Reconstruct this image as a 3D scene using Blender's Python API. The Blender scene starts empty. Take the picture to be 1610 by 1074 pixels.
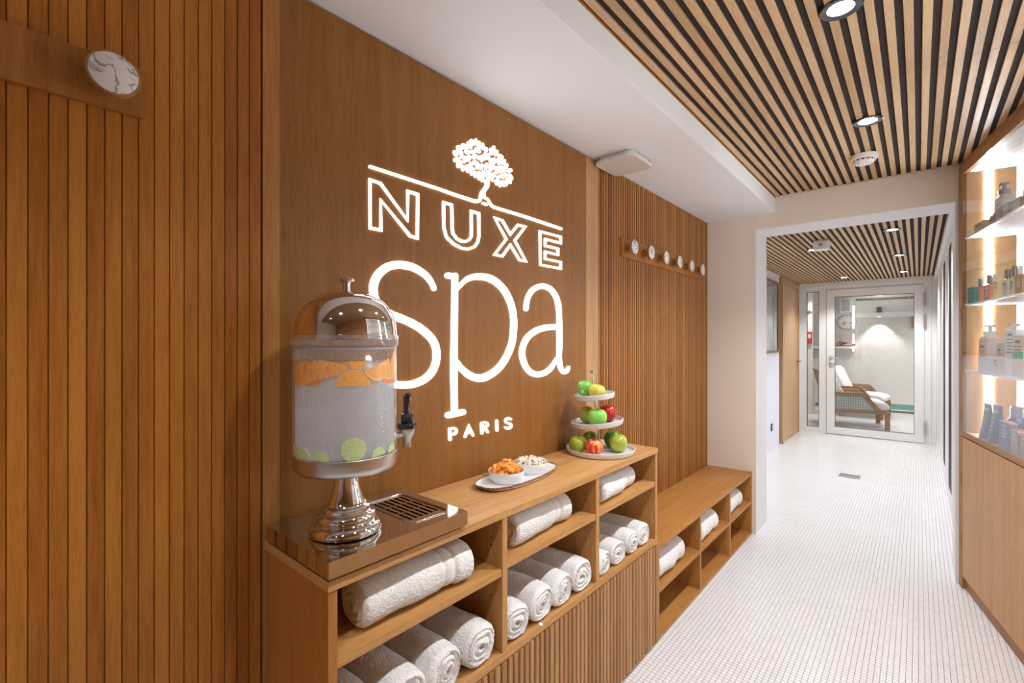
import bpy, bmesh, math, random, json
from mathutils import Vector, Matrix, noise
C = bpy.context.scene
COL = C.collection
PI = math.pi
R = math.radians
random.seed(7)

# ------------------------------------------------------------------ camera
cam_d = bpy.data.cameras.new('camera'); cam = bpy.data.objects.new('camera', cam_d); COL.objects.link(cam)
cam.location = (0, 0, 1.35)
cam.rotation_euler = (R(90), 0, math.atan(639.2/742))
cam_d.sensor_width = 36; cam_d.lens = 742/1610*36; cam_d.clip_start = .02
C.camera = cam
# ------------------------------------------------------------------ world / exposure
w = bpy.data.worlds.new('world'); C.world = w; w.use_nodes = True
w.node_tree.nodes['Background'].inputs[0].default_value = (.9, .93, 1, 1)
w.node_tree.nodes['Background'].inputs[1].default_value = .25
C.view_settings.view_transform = 'Standard'
C.view_settings.look = 'None'
C.view_settings.gamma = 1
C.view_settings.exposure = EXPO = 0.0
SPOT_W = 67; HALL_W = 52; BACK_W = 60; STRIP_E = 135; SIGN_E = 3.8
WARM = (.96, .97, 1); NEUT = (.95, .97, 1)
C.cycles.max_bounces = 8; C.cycles.diffuse_bounces = 5; C.cycles.glossy_bounces = 5
C.cycles.transmission_bounces = 8; C.cycles.transparent_max_bounces = 16
C.cycles.sample_clamp_indirect = 4; C.cycles.blur_glossy = .6
C.cycles.caustics_reflective = False; C.cycles.caustics_refractive = False

# ------------------------------------------------------------------ mesh builder
class MB:
    def __init__(s): s.v = []; s.f = []; s.m = []
    def add(s, v, f, mi=0, T=None):
        o = len(s.v)
        s.v += [tuple(T @ Vector(p)) if T else tuple(p) for p in v]
        s.f += [tuple(i+o for i in q) for q in f]; s.m += [mi]*len(f); return s
    def box(s, x0, x1, y0, y1, z0, z1, mi=0, T=None):
        v = [(x, y, z) for x in (x0, x1) for y in (y0, y1) for z in (z0, z1)]
        return s.add(v, [(0,1,3,2),(4,6,7,5),(0,4,5,1),(2,3,7,6),(0,2,6,4),(1,5,7,3)], mi, T)
    def lathe(s, prof, n=48, mi=0, T=None, close=False):
        v = []; f = []; rings = []
        for r, z in prof:
            if r < 1e-6: rings.append([len(v)]); v.append((0, 0, z))
            else:
                rings.append(list(range(len(v), len(v)+n)))
                v += [(r*math.cos(2*PI*k/n), r*math.sin(2*PI*k/n), z) for k in range(n)]
        prs = list(zip(rings, rings[1:])) + ([(rings[-1], rings[0])] if close else [])
        for a, b in prs:
            for k in range(n):
                k2 = (k+1) % n
                if len(a) == 1 and len(b) == 1: break
                if len(a) == 1: f.append((a[0], b[k2], b[k]))
                elif len(b) == 1: f.append((a[k], a[k2], b[0]))
                else: f.append((a[k], a[k2], b[k2], b[k]))
        return s.add(v, f, mi, T)
    def cyl(s, p, q, r, r2=None, n=20, mi=0):
        p = Vector(p); q = Vector(q); r2 = r if r2 is None else r2; d = q-p
        T = Matrix.Translation(p) @ d.to_track_quat('Z', 'Y').to_matrix().to_4x4()
        return s.lathe([(0, 0), (r, 0), (r2, d.length), (0, d.length)], n, mi, T)
    def tube(s, pts, r, n=10, mi=0):
        pts = [Vector(p) for p in pts]; rs = r if isinstance(r, (list, tuple)) else [r]*len(pts)
        v = []; f = []
        up = None
        for i, p in enumerate(pts):
            d = (pts[min(i+1, len(pts)-1)]-pts[max(i-1, 0)]).normalized()
            if up is None: up = d.orthogonal().normalized()
            up = (up-d*up.dot(d)).normalized(); sd = d.cross(up)
            v += [tuple(p+(up*math.cos(2*PI*k/n)+sd*math.sin(2*PI*k/n))*rs[i]) for k in range(n)]
        for i in range(len(pts)-1):
            for k in range(n):
                f.append((i*n+k, i*n+(k+1) % n, (i+1)*n+(k+1) % n, (i+1)*n+k))
        f.append(tuple(reversed(range(n)))); f.append(tuple(range((len(pts)-1)*n, len(pts)*n)))
        return s.add(v, f, mi)
    def prism(s, poly, z0, z1, mi=0, T=None):
        n = len(poly)
        v = [(x, y, z0) for x, y in poly]+[(x, y, z1) for x, y in poly]
        f = [tuple(reversed(range(n))), tuple(range(n, 2*n))]+[(k, (k+1) % n, n+(k+1) % n, n+k) for k in range(n)]
        return s.add(v, f, mi, T)
    def build(s, name, mat, parent=None, smooth=False, bevel=0, seg=2, loc=None, rz=0, weld=False):
        me = bpy.data.meshes.new(name); me.from_pydata(s.v, [], s.f); me.update()
        bm = bmesh.new(); bm.from_mesh(me)
        if weld: bmesh.ops.remove_doubles(bm, verts=bm.verts, dist=1e-5)
        bmesh.ops.recalc_face_normals(bm, faces=bm.faces); bm.to_mesh(me); bm.free()
        for m in (mat if isinstance(mat, (list, tuple)) else [mat]): me.materials.append(m)
        if not weld:
            for p, mi in zip(me.polygons, s.m): p.material_index = mi
        o = bpy.data.objects.new(name, me); COL.objects.link(o)
        if parent: o.parent = parent
        if loc: o.location = loc
        o.rotation_euler.z = rz
        if bevel:
            b = o.modifiers.new('bevel', 'BEVEL'); b.width = bevel; b.segments = seg; b.limit_method = 'ANGLE'; b.angle_limit = R(40)
        if smooth:
            for p in me.polygons: p.use_smooth = True
            if smooth != 'all': me.set_sharp_from_angle(angle=R(38))
        return o
def tag(o, label=None, cat=None, group=None, kind=None):
    if label: o['label'] = label
    if cat: o['category'] = cat
    if group: o['group'] = group
    if kind: o['kind'] = kind
    return o
def struct(o): o['kind'] = 'structure'; return o
def empty(name, loc=(0, 0, 0), rz=0):
    o = bpy.data.objects.new(name, None); COL.objects.link(o); o.location = loc; o.rotation_euler.z = rz; o.empty_display_size = .05; return o
def copy_tree(o, parent=None):
    c = o.copy(); COL.objects.link(c)
    if parent: c.parent = parent
    for ch in [q for q in bpy.data.objects if q.parent == o]: copy_tree(ch, c)
    return c

# ------------------------------------------------------------------ materials
def mat(name):
    m = bpy.data.materials.new(name); m.use_nodes = True; nt = m.node_tree
    return m, nt, nt.nodes['Principled BSDF']
def N(nt, t, **k):
    n = nt.nodes.new(t)
    for a, b in k.items():
        if a.startswith('_'): n.inputs[a[1:].replace('_', ' ')].default_value = b
        else: setattr(n, a, b)
    return n
def plain(name, col, rough=.5, metal=0, spec=.5, bump=0, bscale=200, coat=0):
    m, nt, b = mat(name)
    b.inputs['Base Color'].default_value = (*col, 1); b.inputs['Roughness'].default_value = rough
    b.inputs['Metallic'].default_value = metal; b.inputs['Specular IOR Level'].default_value = spec
    b.inputs['Coat Weight'].default_value = coat
    if bump:
        n = N(nt, 'ShaderNodeTexNoise', _Scale=bscale, _Detail=4.); u = N(nt, 'ShaderNodeBump', _Strength=bump, _Distance=.002)
        tc = N(nt, 'ShaderNodeTexCoord'); nt.links.new(tc.outputs['Object'], n.inputs['Vector'])
        nt.links.new(n.outputs['Fac'], u.inputs['Height']); nt.links.new(u.outputs['Normal'], b.inputs['Normal'])
    return m
def emit(name, col, s):
    m, nt, b = mat(name); b.inputs['Base Color'].default_value = (.8, .8, .8, 1)
    b.inputs['Emission Color'].default_value = (*col, 1); b.inputs['Emission Strength'].default_value = s
    return m
def oak(name, axis, light=(.49, .262, .108), dark=(.30, .135, .045), board=0, baxis=1, rough=.42, boff=0., var=.25):
    """straight-grained oak veneer, grain along `axis`; board>0 gives a tone of its own to every board of that pitch"""
    m, nt, b = mat(name); L = nt.links.new
    tc = N(nt, 'ShaderNodeTexCoord')
    vec = tc.outputs['Object']
    sc = [1, 1, 1]; sc[axis] = .045
    boardfac = None
    if board:
        sx = N(nt, 'ShaderNodeSeparateXYZ'); L(vec, sx.inputs[0])
        a = N(nt, 'ShaderNodeMath', operation='ADD'); a.inputs[1].default_value = boff; L(sx.outputs[baxis], a.inputs[0])
        d = N(nt, 'ShaderNodeMath', operation='DIVIDE'); d.inputs[1].default_value = board; L(a.outputs[0], d.inputs[0])
        fl = N(nt, 'ShaderNodeMath', operation='FLOOR'); L(d.outputs[0], fl.inputs[0])
        wn = N(nt, 'ShaderNodeTexWhiteNoise', noise_dimensions='1D'); L(fl.outputs[0], wn.inputs['W'])
        cb = N(nt, 'ShaderNodeCombineXYZ')
        ml = N(nt, 'ShaderNodeMath', operation='MULTIPLY'); ml.inputs[1].default_value = 7.; L(wn.outputs['Value'], ml.inputs[0])
        L(ml.outputs[0], cb.inputs[axis]); L(ml.outputs[0], cb.inputs[(axis+1) % 3])
        va = N(nt, 'ShaderNodeVectorMath', operation='ADD'); L(vec, va.inputs[0]); L(cb.outputs[0], va.inputs[1]); vec = va.outputs[0]
        boardfac = wn.outputs['Value']
    mp = N(nt, 'ShaderNodeMapping'); mp.inputs['Scale'].default_value = sc; L(vec, mp.inputs['Vector'])
    # broad growth bands
    n1 = N(nt, 'ShaderNodeTexNoise', _Scale=26., _Detail=3., _Distortion=.35); L(mp.outputs[0], n1.inputs['Vector'])
    n2 = N(nt, 'ShaderNodeTexNoise', _Scale=170., _Detail=5., _Roughness=.65); L(mp.outputs[0], n2.inputs['Vector'])
    n3 = N(nt, 'ShaderNodeTexNoise', _Scale=650., _Detail=2.); L(mp.outputs[0], n3.inputs['Vector'])
    add = N(nt, 'ShaderNodeMath', operation='MULTIPLY_ADD'); add.inputs[1].default_value = .5; L(n2.outputs['Fac'], add.inputs[0])
    m1 = N(nt, 'ShaderNodeMath', operation='MULTIPLY'); m1.inputs[1].default_value = .5; L(n1.outputs['Fac'], m1.inputs[0]); L(m1.outputs[0], add.inputs[2])
    last = add.outputs[0]
    if boardfac is not None:
        q = N(nt, 'ShaderNodeMath', operation='MULTIPLY_ADD'); q.inputs[1].default_value = var; L(boardfac, q.inputs[0])
        s2 = N(nt, 'ShaderNodeMath', operation='SUBTRACT'); s2.inputs[1].default_value = var/2; L(last, s2.inputs[0]); L(s2.outputs[0], q.inputs[2]); last = q.outputs[0]
    cr = N(nt, 'ShaderNodeValToRGB'); e = cr.color_ramp.elements
    e[0].position = .30; e[0].color = (*dark, 1); e[1].position = .62; e[1].color = (*light, 1)
    L(last, cr.inputs[0])
    # pores: short dark flecks
    pr = N(nt, 'ShaderNodeValToRGB'); e = pr.color_ramp.elements
    e[0].position = .36; e[0].color = (.62, .55, .5, 1); e[1].position = .47; e[1].color = (1, 1, 1, 1); L(n3.outputs['Fac'], pr.inputs[0])
    mx = N(nt, 'ShaderNodeMix', data_type='RGBA', blend_type='MULTIPLY'); mx.inputs[0].default_value = .42
    L(cr.outputs[0], mx.inputs[6]); L(pr.outputs[0], mx.inputs[7]); L(mx.outputs[2], b.inputs['Base Color'])
    bp = N(nt, 'ShaderNodeBump', _Strength=.25, _Distance=.0006); L(n3.outputs['Fac'], bp.inputs['Height']); L(bp.outputs[0], b.inputs['Normal'])
    b.inputs['Roughness'].default_value = rough; b.inputs['Specular IOR Level'].default_value = .22
    return m
OL, OD = (.48, .225, .062), (.33, .132, .027)
oak_z = oak('oak_upright', 2, OL, OD)
oak_y = oak('oak_long', 1, OL, OD)
oak_x = oak('oak_deep', 0, OL, OD)
CL, CD = (.56, .30, .105), (.40, .185, .052)
cab_z = oak('cabinet_oak_upright', 2, CL, CD)
cab_y = oak('cabinet_oak_long', 1, CL, CD)
top_y = oak('worktop_oak', 1, (.60, .34, .135), (.42, .20, .062), rough=.30)
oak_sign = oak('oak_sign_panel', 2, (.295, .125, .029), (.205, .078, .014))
oak_rib = oak('oak_ribs', 2, (.48, .19, .032), (.29, .094, .011), board=.026, baxis=1, boff=-.463, var=.28)
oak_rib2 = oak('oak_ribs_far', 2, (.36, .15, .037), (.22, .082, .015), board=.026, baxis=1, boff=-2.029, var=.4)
oak_slat = oak('oak_slats', 1, (.66, .44, .25), (.50, .31, .155), board=.0437, baxis=0, boff=.742, var=.35)
oak_light = oak('oak_display', 2, (.52, .30, .14), (.38, .20, .085))
oak_frame = oak('oak_display_frame', 2, (.44, .235, .095), (.28, .13, .045))
oak_frame_x = oak('oak_display_rail', 0, (.44, .235, .095), (.28, .13, .045))
oak_door = oak('oak_door', 2, (.56, .36, .20), (.42, .25, .12))
oak_pic = oak('oak_picture', 2, (.34, .2, .1), (.2, .11, .05))
teak = oak('teak_frame', 0, (.36, .2, .09), (.2, .1, .04))
white_paint = plain('white_paint', (.80, .79, .78), .55, bump=.05, bscale=90)
cream_paint = plain('cream_paint', (.76, .66, .57), .6, bump=.08, bscale=120)
soffit_paint = plain('soffit_paint', (.88, .90, .93), .6)
jamb_paint = plain('jamb_paint', (.80, .79, .80), .5)
lav_paint = plain('hall_paint', (.76, .77, .85), .6)
frame_paint = plain('white_frame', (.80, .80, .79), .35)
dark_felt = plain('acoustic_felt', (.050, .042, .040), .95, spec=.1, bump=.5, bscale=500)
black_mat = plain('black_gap', (.01, .008, .007), .8, spec=.1)
chrome = plain('chrome', (.80, .78, .76), .045, 1)
steel = plain('steel', (.62, .60, .58), .28, 1)
tray_steel = plain('polished_tray', (.70, .67, .64), .06, 1)
brass = plain('brass', (.6, .42, .2), .25, 1)
black_plastic = plain('black_plastic', (.012, .012, .014), .18, coat=.4)
white_plastic = plain('white_plastic', (.72, .68, .64), .4)
ceramic = plain('white_ceramic', (.80, .80, .81), .15, coat=.3)
ceramic_mat = plain('matte_ceramic', (.72, .71, .70), .35)
def fresnel(nt, ior):
    # same reflectance from either side of a thin sheet
    g = N(nt, 'ShaderNodeNewGeometry'); mr = N(nt, 'ShaderNodeMapRange'); mr.inputs['To Min'].default_value = ior; mr.inputs['To Max'].default_value = 1/ior
    f = N(nt, 'ShaderNodeFresnel'); nt.links.new(g.outputs['Backfacing'], mr.inputs['Value']); nt.links.new(mr.outputs[0], f.inputs['IOR']); return f
def glassy(name, tint=(.97, .985, .98), refl=1.0):
    m = bpy.data.materials.new(name); m.use_nodes = True; nt = m.node_tree; nt.nodes.clear(); L = nt.links.new
    out = N(nt, 'ShaderNodeOutputMaterial'); t = N(nt, 'ShaderNodeBsdfTransparent'); t.inputs[0].default_value = (*tint, 1)
    g = N(nt, 'ShaderNodeBsdfGlossy'); g.inputs['Roughness'].default_value = .01
    fr = fresnel(nt, 1.45); ml = N(nt, 'ShaderNodeMath', operation='MULTIPLY'); ml.inputs[1].default_value = refl
    mx = N(nt, 'ShaderNodeMixShader'); L(fr.outputs[0], ml.inputs[0]); L(ml.outputs[0], mx.inputs[0]); L(t.outputs[0], mx.inputs[1]); L(g.outputs[0], mx.inputs[2]); L(mx.outputs[0], out.inputs[0])
    return m
glass = glassy('clear_glass')
glass_dim = glassy('door_glass', (.95, .955, .95))
glass_case = glassy('case_glass', (.97, .98, .98), .8)
led = emit('display_led', (.88, .94, 1), STRIP_E)
lamp_e = emit('downlight_disc', (1, .98, .96), 60)
sign_e = emit('sign_light', (.95, .975, 1), SIGN_E)

def tile_mat(name, pitch, ax=(0, 1), tile=(.86, .86, .87), grout=(.36, .31, .28), gw=.07, rough=.22, bump=.6, wob=.0):
    m, nt, b = mat(name); L = nt.links.new
    g = N(nt, 'ShaderNodeTexCoord'); sx = N(nt, 'ShaderNodeSeparateXYZ'); L(g.outputs['Object'], sx.inputs[0])
    ds = []; cells = []
    for a in ax:
        d = N(nt, 'ShaderNodeMath', operation='DIVIDE'); d.inputs[1].default_value = pitch; L(sx.outputs[a], d.inputs[0])
        fr = N(nt, 'ShaderNodeMath', operation='FRACT'); L(d.outputs[0], fr.inputs[0])
        s = N(nt, 'ShaderNodeMath', operation='SUBTRACT'); s.inputs[1].default_value = .5; L(fr.outputs[0], s.inputs[0])
        ab = N(nt, 'ShaderNodeMath', operation='ABSOLUTE'); L(s.outputs[0], ab.inputs[0]); ds.append(ab)
        fl = N(nt, 'ShaderNodeMath', operation='FLOOR'); L(d.outputs[0], fl.inputs[0]); cells.append(fl)
    mxm = N(nt, 'ShaderNodeMath', operation='MAXIMUM'); L(ds[0].outputs[0], mxm.inputs[0]); L(ds[1].outputs[0], mxm.inputs[1])
    mr = N(nt, 'ShaderNodeMapRange'); mr.inputs['From Min'].default_value = .5-gw; mr.inputs['From Max'].default_value = .5-gw*.55; L(mxm.outputs[0], mr.inputs['Value'])
    cb = N(nt, 'ShaderNodeCombineXYZ'); L(cells[0].outputs[0], cb.inputs[0]); L(cells[1].outputs[0], cb.inputs[1])
    wn = N(nt, 'ShaderNodeTexWhiteNoise', noise_dimensions='2D'); L(cb.outputs[0], wn.inputs['Vector'])
    tv = N(nt, 'ShaderNodeMapRange'); tv.inputs['To Min'].default_value = .93; tv.inputs['To Max'].default_value = 1.0; L(wn.outputs['Value'], tv.inputs['Value'])
    tcx = N(nt, 'ShaderNodeMix', data_type='RGBA', blend_type='MULTIPLY'); tcx.inputs[0].default_value = 1; tcx.inputs[6].default_value = (*tile, 1); L(tv.outputs[0], tcx.inputs[7])
    st = N(nt, 'ShaderNodeTexNoise', _Scale=2.2, _Detail=4.); L(g.outputs['Object'], st.inputs['Vector'])
    gr = N(nt, 'ShaderNodeMix', data_type='RGBA'); L(st.outputs['Fac'], gr.inputs[0]); gr.inputs[6].default_value = (*[c*.6 for c in grout], 1); gr.inputs[7].default_value = (*[min(1, c*1.45) for c in grout], 1)
    mx = N(nt, 'ShaderNodeMix', data_type='RGBA'); L(mr.outputs[0], mx.inputs[0]); L(tcx.outputs[2], mx.inputs[6]); L(gr.outputs[2], mx.inputs[7]); L(mx.outputs[2], b.inputs['Base Color'])
    rr = N(nt, 'ShaderNodeMapRange'); rr.inputs['To Min'].default_value = rough; rr.inputs['To Max'].default_value = .8; L(mr.outputs[0], rr.inputs['Value']); L(rr.outputs[0], b.inputs['Roughness'])
    # each tile tipped a hair, so highlights break up
    inv = N(nt, 'ShaderNodeMath', operation='SUBTRACT'); inv.inputs[0].default_value = 1; L(mr.outputs[0], inv.inputs[1])
    lump = N(nt, 'ShaderNodeTexNoise', _Scale=45., _Detail=1.); L(g.outputs['Object'], lump.inputs['Vector'])
    ad = N(nt, 'ShaderNodeMath', operation='MULTIPLY_ADD'); ad.inputs[1].default_value = .5; L(lump.outputs['Fac'], ad.inputs[0]); L(inv.outputs[0], ad.inputs[2])
    bp = N(nt, 'ShaderNodeBump', _Strength=bump, _Distance=.0012); L(ad.outputs[0], bp.inputs['Height']); L(bp.outputs[0], b.inputs['Normal'])
    return m
floor_tile = tile_mat('floor_mosaic', .0197)
wall_tile = tile_mat('wall_mosaic', .02, (0, 2), (.80, .78, .75), (.70, .68, .65), .055, .3, .7)
wall_tile_y = tile_mat('wall_mosaic_side', .02, (1, 2), (.72, .71, .72), (.48, .46, .46), .07, .25, .9)
green_tile = tile_mat('green_mosaic', .02, (0, 2), (.12, .42, .34), (.3, .35, .33), .07)
dark_tile = tile_mat('dark_mosaic', .02, (0, 2), (.03, .025, .022), (.5, .48, .45), .14)

# ------------------------------------------------------------------ downlights (lamp + its light)
downlight_proto = None
def downlight(x, y, z, watts, label, col=WARM, ang=125):
    global downlight_proto
    t = empty('downlight', (x, y, z))
    a = MB().lathe([(.034, -.003), (.052, -.006), (.056, -.002), (.056, .012), (.034, .012)], 40, close=True).lathe([(0, -.0008), (.0345, -.0008), (.0345, .0015), (0, .0015)], 32).build('trim_ring', black_plastic, t, smooth=True)
    b = MB().lathe([(0, -.0015), (.0345, -.0015)], 32).build('lamp_face', lamp_e, t)
    l = bpy.data.lights.new('downlight_lamp', 'SPOT'); l.energy = watts; l.color = col; l.spot_size = R(ang); l.spot_blend = .55; l.shadow_soft_size = .03
    o = bpy.data.objects.new('downlight_lamp', l); COL.objects.link(o); o.parent = t; o.location = (0, 0, -.012)
    return tag(t, label, 'downlight', 'recessed ceiling downlights')
SZ, HZ = 2.334, 2.21
downlight(-.174, 1.686, SZ, SPOT_W, 'round recessed downlight nearest the camera in the slatted ceiling of the front area')
downlight(-.172, 2.629, SZ, SPOT_W, 'round recessed downlight just before the smoke detector in the slatted ceiling')
for y, lb in ((.743, 'above the drink dispenser, out of frame'), (-.2, 'above the viewpoint'), (-1.14, 'behind the viewpoint')):
    downlight(-.175, y, SZ, SPOT_W*.42, 'round recessed downlight of the front ceiling '+lb)
downlight(-.752, 5.2, HZ, HALL_W, 'small downlight beside the white projector on the hall ceiling', NEUT)
downlight(-.756, 7.69, HZ, HALL_W, 'small downlight on the left close to the glass door, hall ceiling', NEUT)
downlight(-.153, 4.654, HZ, HALL_W, 'first of the right-hand row of small hall downlights', NEUT)
downlight(-.145, 6.068, HZ, HALL_W, 'middle one of the right-hand row of small hall downlights', NEUT)
downlight(-.137, 7.538, HZ, HALL_W, 'farthest of the right-hand row of small hall downlights', NEUT)

# ================================================================== SETTING
XW, XF = -1.19, -.888          # wall face, cabinet fronts
A = R(11.4077); PX, PY = .18, 3.563
TX, TY = math.sin(A), -math.cos(A); NX, NY = math.cos(A), math.sin(A)
def disp(s, d): return (PX+TX*s+NX*d, PY+TY*s+NY*d)      # along the display cabinet, into it
struct(MB().box(-2.6, 1.9, -2.6, 12.2, -.1, 0).build('floor', floor_tile))
# left wall core and its oak claddings
struct(MB().box(-1.32, XW-.012, -2.5, 3.62, 0, 2.6).build('wall_left', black_mat))
def ribs(y0, y1, z0, z1, pitch, gap, depth, x, round_=.0015):
    b = MB(); y = y0; b.box(x-depth-.003, x-depth, y0, y1, z0, z1)
    n = int(round((y1-y0)/pitch))
    for k in range(n):
        a = y0+k*pitch+gap/2; e = min(y1, y0+(k+1)*pitch-gap/2); r = round_
        b.prism([(x-depth, a), (x-r, a), (x, a+r), (x, e-r), (x-r, e), (x-depth, e)], z0, z1)
    return b
struct(ribs(.463-.026*118, .463, 0, 2.229, .026, .0016, .0045, XW, .0008).build('trim_1', oak_rib))
struct(MB().box(XW-.012, XW, .467, .506, 0, 2.229).build('trim_2', oak_z))
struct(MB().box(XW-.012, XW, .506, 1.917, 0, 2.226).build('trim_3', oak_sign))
struct(MB().box(XW-.012, XW, 1.917, 2.029, 0, 2.229).build('trim_4', oak_light))
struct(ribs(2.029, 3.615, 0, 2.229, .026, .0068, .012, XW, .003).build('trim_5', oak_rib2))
# end wall with the opening to the hall
OX0, OX1, OZ, Y0, Y1 = -.863, .158, 2.131, 3.62, 3.915
e = MB().box(-1.5, OX0, Y0, Y1, 0, 2.6).box(OX0, OX1+2.1, Y0, Y1, OZ, 2.6)
struct(e.build('wall_end', cream_paint, bevel=.002))
struct(MB().box(OX0-.001, OX0+.0015, Y0-.0015, Y1+.001, 0, OZ).box(OX0, OX1, Y0-.0015, Y1, OZ-.0015, OZ+.002).box(OX1-.0015, OX1+.2, Y0-.0012, Y1, 0, OZ+.0).build('trim_6', jamb_paint))
struct(MB().box(OX1, OX1+2.1, Y0+.002, Y1-.01, 0, OZ).build('wall_end_right', cream_paint))
# soffit over the cabinets
struct(MB().box(-1.3, -.742, -2.5, Y0, 2.232, 2.6).build('ceiling_soffit', soffit_paint, bevel=.001))
struct(MB().box(-.742, 2.0, -2.5, Y0, SZ+.008, 2.6).build('ceiling', dark_felt))
b = MB(); k = 0
while True:
    x = -.742+.0085+k*.0437; k += 1
    if x > 1.55: break
    xe = x+.0232
    ye = Y0-.004 if x < .17 else PY-(x-.185)/math.tan(A)
    if x < .17 < xe: ye = Y0-.03
    ys = [-2.5, -1.62, -.326, .968, 2.262, 9]
    for a, c in zip(ys, ys[1:]):
        a2 = a+.0006; c2 = min(c, ye)-.0006
        if c2 > a2: b.box(x, xe, a2, c2, SZ, SZ+.009)
struct(b.build('ceiling_slats', oak_slat, bevel=.0008, seg=1))
struct(MB().box(-.742, -.7405, -2.5, Y0, SZ-.004, SZ+.008).build('trim_7', oak_y))
# hall
HX0, HX1, HY = -1.385, .18, 8.3
struct(MB().box(HX0-.15, HX0, Y1, 6.97, 0, 2.4).box(HX0-.15, HX0, 8.2, HY+.05, 0, 2.4).box(HX0-.15, HX0, 6.97, 8.2, 2.2, 2.4).build('wall_hall_left', lav_paint))
struct(MB().box(HX0-.15, 1.2, Y1, HY+.15, HZ+.008, 2.5).build('ceiling_hall', dark_felt))
b = MB(); x = HX0+.004
while x < HX1-.03:
    for a, c in zip((3.916, 5.2, 6.5, 7.8), (5.2, 6.5, 7.8, HY-.04)): b.box(x, x+.0225, a+.0005, c-.0005, HZ, HZ+.009)
    x += .0437
struct(b.build('ceiling_hall_slats', oak_slat))
# right wall of the hall: white, the darkness of two sliding-door openings painted as flush panels
struct(MB().box(HX1, HX1+.12, Y1, HY+.1, 0, 2.3).build('wall_hall_right', frame_paint))
slot_mat = plain('slot_darkness', (.018, .017, .018), .5, spec=.1)
for wn_, (wa, wb) in (('slot_panel_1', (4.66, 4.98)), ('slot_panel_2', (5.72, 6.02))):
    struct(MB().box(HX1-.002, HX1+.01, wa, wb, .24, 2.07).build(wn_, slot_mat))
struct(MB().box(HX1-.005, HX1, 4.98, 5.03, .2, 2.11).box(HX1-.005, HX1, 6.02, 6.07, .2, 2.11).box(HX1-.004, HX1, 4.5, 6.8, 2.075, 2.11).build('trim_8', frame_paint))
struct(MB().box(HX1-.006, HX1, Y1, HY, 0, .06).build('baseboard_right', frame_paint))
struct(MB().box(HX1-.03, HX1, Y1, HY, 2.17, 2.21).build('trim_9', frame_paint, bevel=.004))
# glass partition at the end of the hall
fx = HX0+.045
fr = MB()
Ya, Yb = HY-.03, HY+.05
fr.box(HX0, -1.274, Ya, Yb, 0, 2.215); fr.box(-1.119, -1.026, Ya, Yb, 0, 2.215); fr.box(-1.274, -1.119, Ya, Yb, 2.09, 2.215); fr.box(-1.274, -1.119, Ya, Yb, 0, .08)
fr.box(.058, HX1, Ya, Yb, 0, 2.215); fr.box(-1.026, .058, Ya, Yb, 2.108, 2.215)
fr.box(HX0, HX1, Ya-.018, Ya, 2.15, 2.215)
fr.box(.10, .125, Ya-.012, Ya, 0, 2.15)
struct(fr.build('trim_10', frame_paint, bevel=.003))
struct(MB().box(-1.276, -1.117, HY, HY+.008, .078, 2.092).build('window_1', glass_dim))
struct(MB().box(-1.274, -1.268, HY-.026, HY+.01, .08, 2.09).box(-1.125, -1.119, HY-.026, HY+.01, .08, 2.09).box(-1.268, -1.125, HY-.026, HY+.01, 2.084, 2.09).box(-1.268, -1.125, HY-.026, HY+.01, .08, .086).build('window_1_gasket', plain('gasket', (.06, .07, .09), .6)))
dr = struct(empty('door_1', (0, HY, 0)))
d = MB(); dy0, dy1 = -.045, .012
d.box(-1.022, -.923, dy0, dy1, .008, 2.104).box(-.043, .054, dy0, dy1, .008, 2.104).box(-.923, -.043, dy0, dy1, 1.997, 2.104).box(-.923, -.043, dy0, dy1, .008, .112)
d.build('door_frame', frame_paint, dr, bevel=.003)
MB().box(-.925, -.041, -.016, -.008, .11, 2.0).build('glass_pane', glass_dim, dr)
MB().box(-.923, -.918, -.044, -.006, .112, 1.997).box(-.048, -.043, -.044, -.006, .112, 1.997).box(-.918, -.048, -.044, -.006, 1.992, 1.997).box(-.918, -.048, -.044, -.006, .112, .117).build('gasket', bpy.data.materials['gasket'], dr)
h = MB().cyl((-.97, dy0, 1.108), (-.97, dy0-.008, 1.108), .026).cyl((-.97, dy0, 1.108), (-.97, dy0-.05, 1.108), .009).cyl((-.975, dy0-.05, 1.108), (-.83, dy0-.05, 1.108), .0095)
h.build('handle', steel, dr, smooth=True)
MB().box(-.988, -.952, dy0-.006, dy0, .97, 1.04).build('lock_plate', steel, dr, bevel=.004)
for z0, z1 in ((1.81, 2.01), (1.52, 1.715), (.10, .30)):
    h = MB()
    for q in range(3): h.cyl((.062, dy0-.012, z0+q*(z1-z0)/3+.003), (.062, dy0-.012, z0+(q+1)*(z1-z0)/3-.003), .011)
    h.box(.05, .074, dy0-.006, dy0+.012, z0+.02, z1-.02); h.build('hinge', steel, dr, smooth=True)
# oak door in the hall's left wall
dd = struct(empty('door_2', (HX0, 0, 0)))
MB().box(-.03, .035, 7.03, 7.07, 0, 2.209).box(-.03, .035, 8.12, 8.165, 0, 2.209).box(-.03, .035, 7.07, 8.12, 2.12, 2.209).build('door_frame', oak_door, dd, bevel=.002)
MB().box(-.02, .022, 7.074, 8.116, .008, 2.116).build('door_leaf', oak_door, dd, bevel=.002)
MB().cyl((.022, 8.05, 1.06), (.07, 8.05, 1.06), .009).cyl((.07, 8.055, 1.06), (.07, 7.93, 1.06), .009).box(.022, .028, 8.03, 8.07, .93, 1.09).build('handle', brass, dd, smooth=True)
MB().cyl((.03, 7.066, .03), (.05, 7.066, .03), .018).build('door_stop', chrome, dd, smooth=True)
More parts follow.
